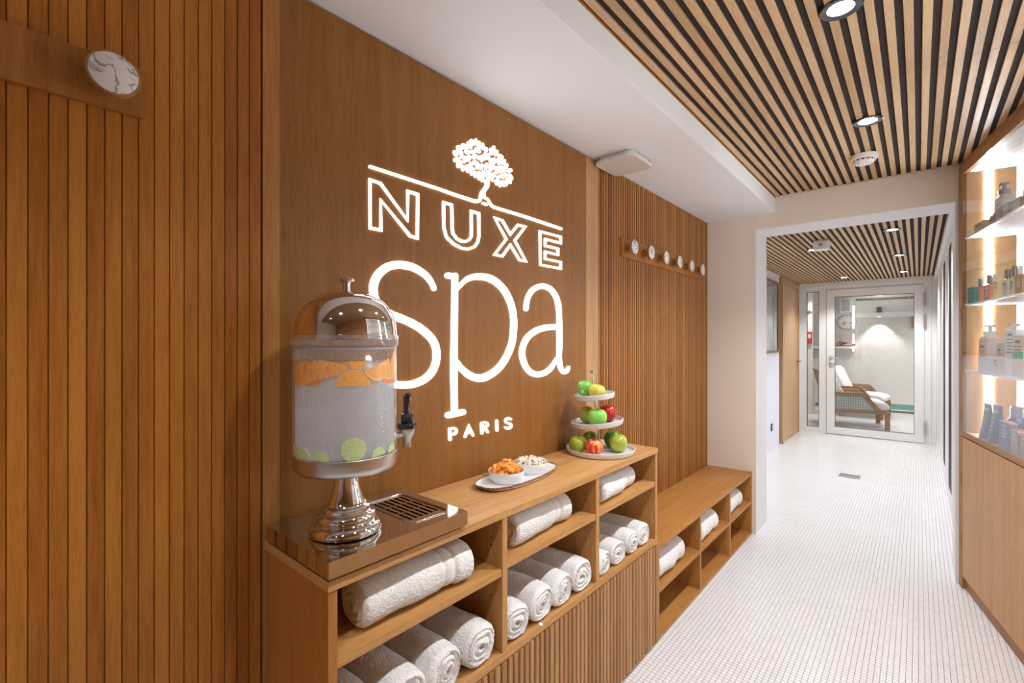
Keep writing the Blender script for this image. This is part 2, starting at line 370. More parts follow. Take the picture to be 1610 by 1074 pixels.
# room beyond the glass door
BY = 11.51
struct(MB().box(-2.6, 1.2, BY, BY+.1, 0, 2.6).build('wall_back', wall_tile))
struct(MB().box(-2.6, 1.2, BY-.006, BY, .06, .165).build('trim_11', green_tile))
struct(MB().box(-2.6, 1.2, BY-.006, BY, .0, .045).box(-2.6, 1.2, BY-.006, BY, 2.15, 2.19).build('trim_12', dark_tile))
struct(MB().box(-2.6, 1.2, BY-.02, BY, .045, .062).box(-.955, 1.2, BY-.07, BY, 1.818, 1.905).build('trim_13', white_paint))
struct(MB().box(-2.6, 1.5, HY+.15, BY, 2.36, 2.5).build('ceiling_back', white_paint))
struct(MB().box(-2.2, -2.1, HY+.15, BY, 0, 2.6).build('wall_back_left', wall_tile_y))
struct(MB().box(1.1, 1.2, HY, BY, 0, 2.6).build('wall_back_right', wall_tile_y))
struct(MB().box(-2.3, HX0-.0, HY-.0, HY+.15, 0, 2.6).box(HX1, 1.2, HY+.05, HY+.15, 0, 2.6).build('wall_partition', white_paint))
# closure behind the camera and to the right
struct(MB().box(-1.4, 2.2, -2.55, -2.45, 0, 2.6).build('wall_behind', cream_paint))
MB_ = MB().prism([disp(2.65, 0), disp(6.4, 0), disp(6.4, .05), disp(2.65, .05)], 0, 2.334)
struct(MB_.build('wall_right', oak_light))
# ================================================================== SIGN (flat light strokes standing 6 mm off the oak)
SIGN = json.loads(r'''[{"N":[[[[7610,18090],[7890,18070],[8900,17160],[8930,18070],[9220,18060],[9210,16780],[9010,16790],[7900,17680],[7890,16790],[7620,16780]],[[7530,18160],[7940,18150],[8860,17270],[8840,18150],[9320,18150],[9300,16690],[8950,16710],[7950,17580],[7980,16710],[7540,16710]],[],1]],"U":[[[[10380,18050],[10640,18050],[10650,17670],[10650,17290],[10700,17110],[10870,16970],[11090,16900],[11320,16920],[11530,17020],[11650,17160],[11670,17330],[11660,17720],[11660,18030],[11910,18020],[11920,17620],[11920,17250],[11870,17040],[11720,16870],[11450,16760],[11160,16740],[10800,16830],[10500,17000],[10400,17250],[10390,17680]],[[10280,18130],[10740,18130],[10750,17690],[10760,17320],[10800,17160],[10940,17040],[11120,16990],[11300,17000],[11460,17070],[11540,17170],[11550,17310],[11550,17700],[11550,18110],[12030,18110],[12040,17640],[12040,17260],[11980,17020],[11790,16810],[11460,16680],[11130,16660],[10730,16750],[10410,16940],[10300,17220],[10280,17660]],[],1]],"X":[[[[12870,18050],[13190,18020],[13690,17550],[14160,18010],[14510,18040],[13880,17420],[14560,16730],[14280,16740],[13700,17280],[13200,16750],[12880,16750],[13530,17400]],[[12730,18110],[13270,18100],[13700,17680],[14110,18100],[14710,18120],[14030,17430],[14730,16670],[14200,16660],[13690,17150],[13260,16670],[12710,16680],[13390,17380]],[],1]],"E":[[[[15630,18020],[17000,18040],[17000,17860],[15860,17840],[15860,17480],[16770,17490],[16770,17310],[15860,17310],[15860,16930],[17000,16940],[17000,16740],[15660,16720]],[[15500,18100],[17140,18130],[17140,17770],[15990,17760],[15990,17570],[16910,17580],[16910,17230],[15990,17230],[15990,17010],[17140,17020],[17140,16650],[15530,16640]],[],1]],"line":[[[[7560,18460],[10070,18440],[10870,18410],[11740,18400]],[[7590,18540],[10110,18530],[10920,18510],[11790,18510]],[[[7560,18460],[7540,18460],[7530,18470],[7530,18480],[7530,18500],[7540,18520],[7550,18530],[7570,18540],[7590,18540]],[[11790,18510],[11810,18500],[11830,18490],[11830,18480],[11830,18460],[11820,18440],[11790,18420],[11770,18410],[11740,18400]]],0],[[[11760,18400],[11810,18410],[11890,18430],[11980,18450],[12040,18500],[12080,18550],[12120,18610],[12140,18670],[12150,18740],[12170,18790],[12210,18840],[12260,18890],[12320,18940],[12380,19000],[12440,19060],[12490,19140],[12520,19230],[12520,19310],[12520,19360]],[[11770,18510],[11820,18520],[11880,18530],[11920,18540],[11940,18550],[11960,18570],[11980,18610],[11990,18660],[12000,18730],[12030,18800],[12070,18870],[12130,18940],[12170,18990],[12220,19050],[12270,19100],[12280,19140],[12290,19180],[12280,19240],[12280,19290]],[[[11760,18400],[11730,18400],[11710,18410],[11700,18430],[11690,18440],[11700,18460],[11720,18480],[11740,18500],[11770,18510]],[[12280,19290],[12280,19320],[12310,19350],[12350,19380],[12390,19400],[12440,19410],[12480,19400],[12510,19380],[12520,19360]]],0],[[[12200,18950],[12200,18920],[12200,18870],[12200,18820],[12200,18770],[12210,18720],[12230,18670],[12300,18650],[12360,18650],[12400,18640],[12440,18600],[12480,18550],[12520,18500],[12570,18460],[12620,18440],[12670,18420],[12740,18410],[12820,18410],[12860,18410]],[[12330,18970],[12320,18930],[12300,18890],[12290,18840],[12300,18800],[12300,18760],[12320,18740],[12350,18730],[12410,18730],[12480,18710],[12540,18660],[12580,18610],[12630,18570],[12660,18540],[12700,18530],[12740,18520],[12800,18510],[12860,18510],[12910,18510]],[[[12200,18950],[12210,18970],[12230,18990],[12250,19000],[12280,19010],[12300,19000],[12320,19000],[12330,18980],[12330,18970]],[[12910,18510],[12930,18510],[12950,18500],[12960,18480],[12960,18460],[12940,18440],[12920,18430],[12890,18420],[12860,18410]]],0],[[[12870,18410],[13810,18420],[14690,18420],[17060,18390]],[[12910,18510],[13850,18520],[14740,18530],[17120,18500]],[[[12870,18410],[12840,18420],[12830,18430],[12820,18440],[12820,18460],[12830,18480],[12850,18500],[12880,18510],[12910,18510]],[[17120,18500],[17150,18490],[17170,18480],[17180,18460],[17170,18440],[17160,18420],[17130,18400],[17090,18390],[17060,18390]]],0],[[[12160,18440],[12340,18420]],[[12210,18530],[12390,18510]],[[[12160,18440],[12140,18440],[12130,18460],[12120,18470],[12130,18490],[12140,18500],[12160,18520],[12190,18520],[12210,18530]],[[12390,18510],[12410,18500],[12420,18490],[12420,18470],[12420,18460],[12400,18440],[12380,18430],[12360,18420],[12340,18420]]],0]],"s":[[[[10010,15240],[10000,15280],[9970,15350],[9920,15420],[9860,15510],[9790,15590],[9690,15680],[9560,15750],[9420,15810],[9290,15870],[9160,15900],[9030,15930],[8900,15940],[8760,15940],[8620,15940],[8480,15920],[8350,15890],[8220,15850],[8100,15800],[7970,15720],[7860,15630],[7760,15530],[7680,15430],[7620,15330],[7580,15220],[7550,15120],[7550,15030],[7550,14930],[7570,14840],[7590,14730],[7630,14630],[7700,14540],[7780,14460],[7860,14390],[7950,14320],[8050,14270],[8160,14220],[8270,14180],[8390,14150],[8500,14110],[8610,14080],[8730,14050],[8840,14010],[8960,13960],[9090,13910],[9210,13860],[9340,13780],[9480,13690],[9590,13610],[9690,13530],[9760,13450],[9810,13370],[9850,13290],[9870,13190],[9870,13080],[9870,12970],[9850,12850],[9810,12740],[9750,12640],[9670,12550],[9570,12470],[9450,12400],[9310,12350],[9180,12310],[9060,12290],[8950,12280],[8830,12280],[8710,12280],[8590,12290],[8480,12310],[8360,12330],[8250,12360],[8150,12400],[8050,12450],[7960,12500],[7880,12570],[7800,12650],[7720,12740],[7660,12820],[7630,12900],[7610,12980],[7590,13040]],[[9820,15180],[9800,15220],[9780,15270],[9740,15330],[9680,15390],[9600,15460],[9510,15520],[9410,15570],[9290,15620],[9160,15660],[9050,15690],[8950,15700],[8840,15710],[8720,15710],[8610,15710],[8500,15690],[8400,15670],[8300,15640],[8220,15600],[8130,15540],[8040,15470],[7970,15400],[7910,15330],[7870,15250],[7840,15180],[7820,15110],[7810,15050],[7810,14970],[7820,14890],[7840,14810],[7870,14740],[7910,14680],[7980,14620],[8040,14560],[8120,14510],[8190,14470],[8280,14430],[8380,14390],[8490,14360],[8600,14330],[8720,14300],[8830,14260],[8960,14220],[9090,14180],[9230,14120],[9380,14060],[9530,13970],[9680,13880],[9810,13780],[9930,13680],[10020,13570],[10090,13460],[10140,13340],[10170,13210],[10180,13080],[10170,12940],[10150,12790],[10090,12650],[10010,12510],[9900,12390],[9770,12290],[9610,12200],[9440,12140],[9270,12090],[9120,12070],[8980,12060],[8850,12060],[8710,12070],[8580,12080],[8440,12100],[8310,12130],[8170,12170],[8050,12230],[7940,12290],[7830,12360],[7740,12450],[7650,12550],[7560,12650],[7500,12760],[7460,12870],[7450,12960],[7440,13030]],[[[10010,15240],[10020,15210],[10000,15180],[9980,15160],[9940,15140],[9910,15130],[9870,15140],[9840,15160],[9820,15180]],[[7440,13030],[7440,13050],[7450,13080],[7470,13090],[7500,13100],[7530,13100],[7560,13090],[7580,13070],[7590,13040]]],0]],"p":[[[[10490,15600],[10830,15600]],[[10520,15790],[10870,15800]],[[[10490,15600],[10440,15600],[10400,15630],[10380,15660],[10380,15690],[10390,15730],[10420,15760],[10470,15780],[10520,15790]],[[10870,15800],[10920,15790],[10950,15770],[10980,15740],[10980,15700],[10960,15660],[10930,15630],[10880,15600],[10830,15600]]],0],[[[10690,15700],[10670,14330],[10630,12610],[10670,11060]],[[10970,15730],[10950,14340],[10930,12600],[10950,11040]],[[[10690,15700],[10700,15750],[10740,15780],[10780,15810],[10830,15820],[10890,15820],[10930,15800],[10960,15770],[10970,15730]],[[10950,11040],[10940,11000],[10910,10970],[10870,10950],[10810,10950],[10760,10960],[10710,10990],[10680,11020],[10670,11060]]],0],[[[10540,10940],[11230,10970]],[[10490,11140],[11180,11170]],[[[10540,10940],[10490,10950],[10450,10970],[10410,11000],[10390,11030],[10390,11070],[10410,11100],[10440,11130],[10490,11140]],[[11180,11170],[11230,11160],[11280,11140],[11320,11110],[11340,11070],[11340,11040],[11320,11000],[11280,10980],[11230,10970]]],0],[[[11000,15250],[11100,15340],[11240,15460],[11370,15550],[11480,15600],[11590,15640],[11710,15670],[11820,15690],[11920,15700],[12050,15700],[12200,15710],[12370,15700],[12520,15670],[12690,15630],[12860,15560],[13030,15470],[13180,15360],[13320,15230],[13430,15080],[13540,14920],[13620,14730],[13680,14540],[13710,14350],[13710,14160],[13700,13970],[13680,13780],[13640,13590],[13580,13410],[13470,13220],[13340,13020],[13200,12860],[13060,12730],[12910,12610],[12750,12520],[12600,12450],[12440,12390],[12290,12350],[12180,12330],[12080,12310],[11980,12320],[11870,12330],[11750,12360],[11630,12410],[11500,12470],[11360,12550],[11240,12630],[11150,12700],[11070,12790],[11010,12840]],[[10890,15310],[10970,15400],[11100,15540],[11240,15660],[11370,15750],[11510,15810],[11640,15860],[11780,15900],[11920,15920],[12070,15940],[12250,15950],[12460,15950],[12680,15920],[12890,15860],[13100,15770],[13300,15660],[13480,15530],[13640,15380],[13770,15200],[13890,15010],[13980,14800],[14040,14590],[14070,14380],[14080,14170],[14070,13970],[14050,13760],[14010,13550],[13940,13340],[13820,13120],[13670,12910],[13520,12720],[13350,12560],[13180,12430],[13000,12320],[12810,12230],[12620,12160],[12450,12100],[12290,12070],[12130,12050],[11970,12060],[11800,12090],[11630,12140],[11470,12200],[11310,12290],[11170,12400],[11040,12500],[10940,12600],[10870,12700],[10820,12760]],[[[11000,15250],[10970,15240],[10950,15230],[10920,15230],[10900,15240],[10880,15250],[10870,15270],[10870,15290],[10890,15310]],[[10820,12760],[10810,12800],[10810,12830],[10830,12850],[10860,12880],[10900,12890],[10940,12880],[10980,12870],[11010,12840]]],0]],"a":[[[[14790,14810],[14800,14870],[14810,14950],[14830,15040],[14850,15120],[14890,15210],[14950,15300],[15030,15390],[15140,15490],[15250,15560],[15380,15620],[15530,15670],[15680,15690],[15820,15700],[15970,15690],[16110,15660],[16240,15610],[16370,15530],[16480,15440],[16570,15330],[16640,15190],[16690,15040],[16720,14910],[16740,14760],[16750,14540],[16760,14200],[16770,13780],[16770,13430],[16770,13190],[16760,13010],[16760,12830],[16780,12660],[16820,12500],[16870,12360],[16950,12240],[17060,12150],[17200,12070],[17380,12050],[17530,12080],[17650,12120],[17720,12190],[17760,12260],[17780,12310]],[[14510,14800],[14510,14860],[14520,14950],[14530,15050],[14560,15150],[14610,15250],[14670,15360],[14770,15480],[14890,15600],[15040,15710],[15230,15790],[15440,15860],[15660,15910],[15880,15920],[16100,15900],[16310,15860],[16500,15780],[16670,15680],[16810,15560],[16920,15420],[17010,15270],[17070,15100],[17110,14950],[17120,14790],[17140,14560],[17150,14210],[17160,13790],[17160,13430],[17150,13180],[17130,12990],[17120,12830],[17140,12660],[17160,12520],[17200,12400],[17250,12320],[17310,12260],[17340,12240],[17340,12240],[17390,12240],[17430,12250],[17470,12280],[17510,12320],[17550,12360]],[[[14790,14810],[14770,14770],[14740,14740],[14690,14720],[14640,14720],[14590,14720],[14540,14740],[14510,14770],[14510,14800]],[[17550,12360],[17570,12390],[17610,12400],[17650,12410],[17700,12400],[17740,12390],[17770,12360],[17780,12340],[17780,12310]]],0],[[[16940,14240],[16710,14240],[16380,14230],[16060,14210],[15790,14180],[15530,14130],[15290,14070],[15070,13990],[14860,13890],[14680,13790],[14530,13670],[14410,13540],[14320,13400],[14260,13270],[14230,13130],[14230,12990],[14250,12850],[14310,12710],[14380,12580],[14480,12450],[14600,12330],[14750,12220],[14920,12130],[15100,12080],[15300,12040],[15500,12030],[15710,12040],[15920,12070],[16100,12130],[16280,12200],[16460,12300],[16630,12450],[16780,12610],[16880,12720]],[[16940,14010],[16710,14010],[16390,14000],[16110,13980],[15880,13950],[15660,13910],[15460,13860],[15270,13790],[15090,13720],[14940,13630],[14820,13540],[14720,13440],[14650,13330],[14600,13220],[14570,13110],[14570,13000],[14590,12880],[14640,12770],[14700,12660],[14780,12550],[14880,12450],[14980,12370],[15090,12320],[15210,12290],[15340,12260],[15480,12250],[15630,12260],[15770,12280],[15920,12310],[16060,12370],[16210,12440],[16370,12550],[16540,12700],[16660,12800]],[[[16940,14240],[17020,14230],[17080,14210],[17120,14170],[17140,14130],[17120,14080],[17080,14050],[17010,14020],[16940,14010]],[[16660,12800],[16700,12820],[16740,12830],[16790,12830],[16840,12820],[16880,12800],[16900,12780],[16900,12750],[16880,12720]]],0]],"P":[[[[10670,10210],[10650,10570]],[[10550,10220],[10540,10580]],[[[10670,10210],[10660,10190],[10650,10180],[10630,10170],[10610,10170],[10590,10180],[10570,10190],[10560,10200],[10550,10220]],[[10540,10580],[10540,10600],[10550,10610],[10570,10620],[10590,10620],[10610,10610],[10630,10600],[10650,10590],[10650,10570]]],0],[[[10600,10540],[10700,10540],[10800,10530],[10830,10520],[10850,10500],[10850,10480],[10840,10450],[10820,10430],[10790,10420],[10700,10410],[10610,10410]],[[10590,10610],[10690,10610],[10820,10600],[10900,10570],[10940,10510],[10950,10460],[10940,10410],[10900,10370],[10840,10340],[10720,10340],[10630,10340]],[[[10600,10540],[10580,10540],[10570,10550],[10550,10560],[10540,10580],[10550,10590],[10550,10600],[10570,10610],[10590,10610]],[[10630,10340],[10610,10340],[10590,10350],[10580,10360],[10570,10380],[10570,10390],[10580,10400],[10590,10410],[10610,10410]]],0]],"A":[[[[11350,10190],[11490,10500],[11630,10190]],[[11250,10230],[11480,10630],[11740,10210]],[[[11350,10190],[11340,10170],[11330,10170],[11300,10170],[11280,10170],[11260,10180],[11250,10200],[11250,10210],[11250,10230]],[[11740,10210],[11740,10190],[11740,10180],[11720,10170],[11700,10160],[11680,10160],[11660,10170],[11640,10180],[11630,10190]]],0],[[[11410,10280],[11610,10280]],[[11390,10340],[11590,10350]],[[[11410,10280],[11390,10280],[11380,10290],[11360,10300],[11360,10310],[11360,10320],[11360,10330],[11370,10340],[11390,10340]],[[11590,10350],[11610,10340],[11620,10340],[11640,10330],[11640,10310],[11640,10300],[11640,10290],[11620,10280],[11610,10280]]],0]],"R":[[[[12200,10200],[12190,10560]],[[12070,10220],[12060,10570]],[[[12200,10200],[12190,10190],[12180,10170],[12160,10170],[12130,10170],[12110,10170],[12090,10190],[12070,10200],[12070,10220]],[[12060,10570],[12060,10590],[12080,10600],[12100,10610],[12120,10610],[12150,10600],[12170,10590],[12190,10570],[12190,10560]]],0],[[[12140,10520],[12240,10530],[12330,10520],[12360,10510],[12370,10490],[12380,10470],[12350,10450],[12250,10440],[12140,10430]],[[12110,10600],[12210,10610],[12350,10600],[12440,10560],[12490,10500],[12490,10430],[12430,10380],[12290,10360],[12170,10350]],[[[12140,10520],[12120,10530],[12100,10530],[12080,10550],[12070,10560],[12070,10580],[12080,10590],[12090,10600],[12110,10600]],[[12170,10350],[12150,10350],[12120,10360],[12110,10370],[12100,10390],[12100,10400],[12100,10420],[12120,10420],[12140,10430]]],0],[[[12220,10360],[12380,10190]],[[12320,10400],[12480,10230]],[[[12220,10360],[12210,10370],[12210,10390],[12220,10400],[12230,10410],[12260,10420],[12280,10420],[12300,10410],[12320,10400]],[[12480,10230],[12490,10210],[12490,10200],[12480,10180],[12470,10170],[12450,10170],[12420,10170],[12400,10180],[12380,10190]]],0]],"I":[[[[12850,10550],[12860,10210]],[[12990,10540],[13000,10190]],[[[12850,10550],[12860,10570],[12870,10580],[12890,10590],[12920,10590],[12950,10590],[12970,10570],[12990,10550],[12990,10540]],[[13000,10190],[13000,10170],[12990,10160],[12960,10150],[12940,10150],[12910,10160],[12890,10170],[12870,10190],[12860,10210]]],0]],"S":[[[[13740,10540],[13690,10570],[13600,10600],[13500,10600],[13400,10580],[13360,10520],[13370,10450],[13420,10400],[13500,10360],[13590,10330],[13650,10310],[13680,10290],[13680,10260],[13670,10240],[13640,10220],[13590,10220],[13530,10230],[13480,10240],[13430,10270]],[[13670,10480],[13630,10510],[13590,10520],[13540,10520],[13490,10510],[13480,10490],[13480,10470],[13500,10450],[13550,10420],[13620,10400],[13720,10370],[13790,10310],[13810,10240],[13770,10180],[13700,10140],[13610,10140],[13510,10150],[13430,10180],[13380,10200]],[[[13740,10540],[13760,10530],[13770,10510],[13770,10500],[13760,10480],[13740,10480],[13720,10470],[13700,10480],[13670,10480]],[[13380,10200],[13360,10220],[13350,10230],[13340,10250],[13350,10260],[13370,10270],[13390,10270],[13410,10270],[13430,10270]]],0]]},[[[10930,19930],[10860,19960],[10790,19950],[10740,19920],[10740,19860],[10780,19810],[10840,19780],[10910,19780],[10960,19820],[10960,19880]],[[11080,20180],[10990,20180],[10920,20150],[10900,20110],[10920,20070],[11000,20050],[11090,20050],[11160,20080],[11190,20120],[11160,20160]],[[11100,20060],[11010,20060],[10930,20040],[10900,19990],[10920,19940],[10990,19910],[11090,19910],[11170,19930],[11200,19980],[11170,20030]],[[10920,19600],[11000,19650],[11050,19710],[11040,19750],[10980,19760],[10890,19740],[10800,19690],[10760,19630],[10770,19590],[10830,19580]],[[11140,19560],[11150,19640],[11120,19690],[11050,19690],[10980,19640],[10920,19550],[10910,19470],[10940,19420],[11000,19420],[11080,19470]],[[11340,20310],[11230,20320],[11150,20290],[11120,20250],[11150,20200],[11230,20170],[11330,20160],[11410,20190],[11450,20230],[11420,20280]],[[11200,19810],[11240,19850],[11250,19900],[11230,19920],[11170,19920],[11110,19890],[11070,19850],[11060,19800],[11090,19780],[11140,19780]],[[11600,20420],[11520,20460],[11450,20470],[11400,20430],[11400,20370],[11440,20300],[11520,20260],[11590,20250],[11640,20290],[11640,20350]],[[11470,20160],[11390,20160],[11320,20140],[11280,20090],[11290,20050],[11350,20010],[11420,20010],[11500,20030],[11540,20070],[11530,20120]],[[11390,19800],[11400,19880],[11370,19930],[11320,19920],[11260,19860],[11220,19780],[11200,19700],[11230,19650],[11280,19660],[11340,19710]],[[11570,19900],[11570,19970],[11530,20000],[11480,20000],[11420,19940],[11390,19870],[11390,19800],[11430,19770],[11480,19780],[11540,19830]],[[11730,20550],[11660,20590],[11590,20590],[11540,20560],[11540,20500],[11580,20440],[11650,20400],[11720,20400],[11770,20430],[11770,20490]],[[11900,20600],[11890,20660],[11850,20690],[11800,20680],[11760,20620],[11750,20550],[11760,20490],[11800,20460],[11850,20470],[11890,20530]],[[11710,20240],[11630,20220],[11570,20190],[11550,20140],[11580,20110],[11650,20100],[11730,20120],[11790,20150],[11810,20200],[11780,20230]],[[11990,20370],[11890,20390],[11810,20370],[11770,20330],[11790,20280],[11860,20240],[11950,20220],[12030,20230],[12070,20270],[12060,20320]],[[11820,19980],[11880,20040],[11890,20100],[11860,20130],[11790,20120],[11710,20080],[11650,20030],[11630,19970],[11670,19940],[11740,19940]],[[11310,19480],[11320,19550],[11290,19590],[11230,19580],[11170,19540],[11130,19470],[11130,19400],[11160,19360],[11210,19360],[11270,19410]],[[11500,19540],[11470,19610],[11420,19650],[11370,19630],[11340,19560],[11340,19480],[11370,19400],[11420,19370],[11470,19380],[11500,19450]],[[11650,19680],[11640,19750],[11590,19790],[11540,19770],[11500,19710],[11490,19630],[11500,19560],[11540,19530],[11590,19540],[11640,19600]],[[11850,19840],[11840,19890],[11800,19920],[11750,19910],[11700,19870],[11670,19810],[11670,19760],[11710,19740],[11760,19740],[11820,19790]],[[11760,19480],[11770,19570],[11740,19620],[11680,19610],[11610,19560],[11570,19470],[11560,19380],[11580,19330],[11640,19330],[11710,19390]],[[12090,20530],[12070,20610],[12020,20650],[11960,20640],[11920,20570],[11900,20470],[11920,20390],[11960,20350],[12020,20370],[12070,20440]],[[12260,20550],[12230,20620],[12180,20650],[12130,20630],[12100,20570],[12100,20490],[12130,20420],[12180,20400],[12230,20410],[12260,20480]],[[12430,20470],[12410,20530],[12380,20550],[12330,20540],[12300,20490],[12280,20430],[12300,20370],[12330,20350],[12380,20360],[12410,20410]],[[11990,19780],[11980,19850],[11930,19890],[11880,19880],[11840,19810],[11820,19730],[11840,19650],[11880,19620],[11930,19630],[11980,19690]],[[12080,20070],[12070,20120],[12040,20150],[12000,20140],[11950,20100],[11920,20050],[11930,20000],[11960,19970],[12000,19980],[12050,20020]],[[12210,20090],[12200,20170],[12160,20210],[12120,20200],[12080,20140],[12070,20050],[12080,19970],[12120,19930],[12160,19950],[12200,20010]],[[12350,20210],[12340,20290],[12300,20330],[12250,20320],[12220,20250],[12200,20170],[12220,20080],[12250,20040],[12300,20060],[12340,20120]],[[12530,20250],[12530,20330],[12510,20370],[12460,20360],[12400,20310],[12370,20220],[12370,20150],[12400,20110],[12440,20120],[12500,20170]],[[11900,19420],[11900,19480],[11860,19520],[11810,19510],[11760,19460],[11730,19390],[11730,19330],[11760,19290],[11810,19300],[11860,19350]],[[12070,19440],[12050,19540],[12010,19580],[11950,19570],[11910,19500],[11890,19400],[11910,19300],[11950,19260],[12010,19270],[12050,19340]],[[12190,19770],[12200,19840],[12170,19890],[12120,19880],[12060,19830],[12020,19760],[12010,19690],[12040,19650],[12090,19650],[12150,19700]],[[12290,19550],[12270,19640],[12230,19680],[12180,19670],[12130,19600],[12120,19500],[12130,19410],[12180,19360],[12230,19380],[12270,19450]],[[12250,19340],[12230,19380],[12190,19400],[12130,19390],[12090,19340],[12070,19290],[12090,19250],[12130,19230],[12190,19240],[12230,19280]],[[12430,19870],[12430,19950],[12400,19990],[12350,19980],[12300,19920],[12270,19830],[12280,19750],[12310,19710],[12360,19720],[12410,19780]],[[12510,19610],[12490,19690],[12450,19730],[12400,19720],[12360,19650],[12350,19560],[12360,19480],[12400,19440],[12450,19450],[12490,19520]],[[12660,20130],[12640,20200],[12600,20230],[12560,20220],[12520,20160],[12510,20090],[12520,20020],[12560,19990],[12600,20000],[12640,20060]],[[12640,19900],[12600,19970],[12540,19990],[12490,19970],[12470,19910],[12490,19830],[12530,19760],[12590,19730],[12640,19750],[12660,19820]],[[12670,19620],[12640,19670],[12580,19680],[12530,19660],[12510,19610],[12520,19550],[12550,19500],[12610,19480],[12660,19510],[12680,19560]],[[12800,19980],[12780,20040],[12740,20070],[12690,20060],[12660,20000],[12650,19930],[12680,19870],[12720,19840],[12770,19850],[12800,19910]],[[12690,20510],[12640,20570],[12590,20600],[12540,20570],[12530,20510],[12550,20440],[12590,20370],[12650,20350],[12690,20370],[12710,20430]],[[12830,20630],[12820,20700],[12770,20730],[12710,20710],[12670,20650],[12650,20580],[12670,20510],[12710,20480],[12770,20500],[12820,20560]],[[12980,20500],[13000,20580],[12970,20620],[12910,20620],[12850,20570],[12790,20490],[12770,20420],[12800,20370],[12860,20370],[12930,20420]],[[12870,20220],[12830,20270],[12780,20290],[12730,20270],[12710,20210],[12720,20150],[12760,20110],[12810,20090],[12860,20110],[12880,20160]],[[13020,19910],[12990,19980],[12930,20020],[12880,20000],[12850,19930],[12860,19840],[12900,19770],[12950,19740],[13000,19760],[13030,19820]],[[12860,19660],[12870,19740],[12850,19790],[12790,19780],[12730,19730],[12690,19650],[12670,19570],[12700,19520],[12750,19530],[12820,19580]],[[13200,20510],[13110,20520],[13030,20500],[12990,20460],[13010,20410],[13080,20380],[13170,20370],[13250,20390],[13290,20430],[13270,20480]],[[13100,20250],[13060,20330],[13010,20360],[12960,20340],[12940,20280],[12950,20190],[12980,20120],[13040,20080],[13080,20100],[13110,20170]],[[13290,20320],[13220,20380],[13140,20400],[13090,20370],[13090,20300],[13130,20230],[13200,20180],[13280,20160],[13320,20190],[13330,20250]],[[13420,20350],[13410,20390],[13370,20400],[13330,20390],[13290,20350],[13280,20310],[13290,20280],[13330,20270],[13370,20280],[13410,20310]],[[13550,20190],[13550,20260],[13510,20290],[13450,20280],[13390,20230],[13360,20160],[13360,20090],[13400,20060],[13460,20070],[13510,20120]],[[13190,19980],[13120,20030],[13040,20040],[13000,20010],[13000,19950],[13040,19880],[13120,19840],[13190,19830],[13240,19860],[13240,19920]],[[13340,20060],[13260,20100],[13180,20110],[13150,20080],[13160,20030],[13210,19970],[13300,19930],[13370,19920],[13410,19950],[13400,20010]],[[13670,19980],[13750,20030],[13800,20090],[13780,20130],[13720,20150],[13620,20130],[13540,20080],[13500,20020],[13510,19980],[13580,19960]],[[13780,19890],[13680,19930],[13600,19930],[13550,19890],[13550,19830],[13610,19770],[13700,19730],[13790,19730],[13840,19760],[13840,19830]],[[13080,19640],[13060,19680],[13020,19700],[12980,19690],[12940,19650],[12920,19590],[12940,19550],[12980,19530],[13020,19540],[13060,19580]],[[13270,19760],[13200,19790],[13140,19790],[13100,19760],[13100,19720],[13140,19670],[13210,19640],[13280,19640],[13320,19670],[13320,19720]],[[13450,19840],[13440,19890],[13400,19910],[13350,19900],[13310,19850],[13290,19800],[13310,19740],[13350,19720],[13400,19730],[13440,19780]],[[12990,19440],[12970,19510],[12930,19540],[12890,19530],[12850,19480],[12830,19400],[12850,19340],[12890,19300],[12930,19310],[12970,19370]],[[13180,19430],[13170,19500],[13130,19540],[13080,19530],[13040,19470],[13030,19390],[13040,19320],[13080,19280],[13130,19290],[13170,19350]],[[13370,19500],[13310,19560],[13250,19580],[13210,19550],[13190,19500],[13220,19430],[13270,19370],[13330,19350],[13380,19370],[13390,19430]],[[13570,19600],[13570,19700],[13530,19750],[13480,19740],[13420,19670],[13390,19570],[13400,19470],[13440,19420],[13490,19430],[13540,19500]],[[13740,19710],[13690,19770],[13630,19800],[13590,19780],[13570,19720],[13580,19640],[13630,19580],[13690,19560],[13740,19580],[13760,19640]],[[12730,19480],[12680,19490],[12630,19490],[12610,19460],[12610,19430],[12640,19400],[12690,19390],[12730,19390],[12760,19420],[12760,19450]],[[12500,19350],[12520,19410],[12520,19440],[12480,19450],[12430,19420],[12390,19370],[12360,19320],[12370,19280],[12400,19280],[12450,19300]]]]''')
sg = empty('illuminated_sign', (XW, .75, 1.0))
tag(sg, 'white glowing outline-letter sign with a leafy tree emblem on the oak wall', 'sign')
def stroke_mesh(strokes, name, lab=None, x0=-.0005, x1=.004, ovals=()):
    b = MB(); X0 = x0; X1 = x1
    cv = lambda p, x: (x, p[0]/1e4-.75, p[1]/1e4-1.0)
    for L_, R_, caps, cl in strokes:
        n = len(L_); v = [cv(p, X1) for p in L_]+[cv(p, X1) for p in R_]+[cv(p, X0) for p in L_]+[cv(p, X0) for p in R_]; f = []
        for i in range(n if cl else n-1):
            j = (i+1) % n
            f += [(i, j, n+j, n+i), (2*n+i, i, n+i, 3*n+i)][:1] + [(i, 2*n+i, 2*n+j, j), (n+i, n+j, 3*n+j, 3*n+i)]
        b.add(v, f)
        for c in caps:
            m = len(c); b.add([cv(p, X1) for p in c]+[cv(p, X0) for p in c], [tuple(range(m))]+[(k, k+1, m+k+1, m+k) for k in range(m-1)])
    for o in ovals:
        m = len(o); b.add([cv(p, X1) for p in o]+[cv(p, X0) for p in o], [tuple(range(m))]+[(k, (k+1) % m, m+(k+1) % m, m+k) for k in range(m)])
    o = b.build(name, sign_e, sg)
    if lab: o['label'] = lab
    return o
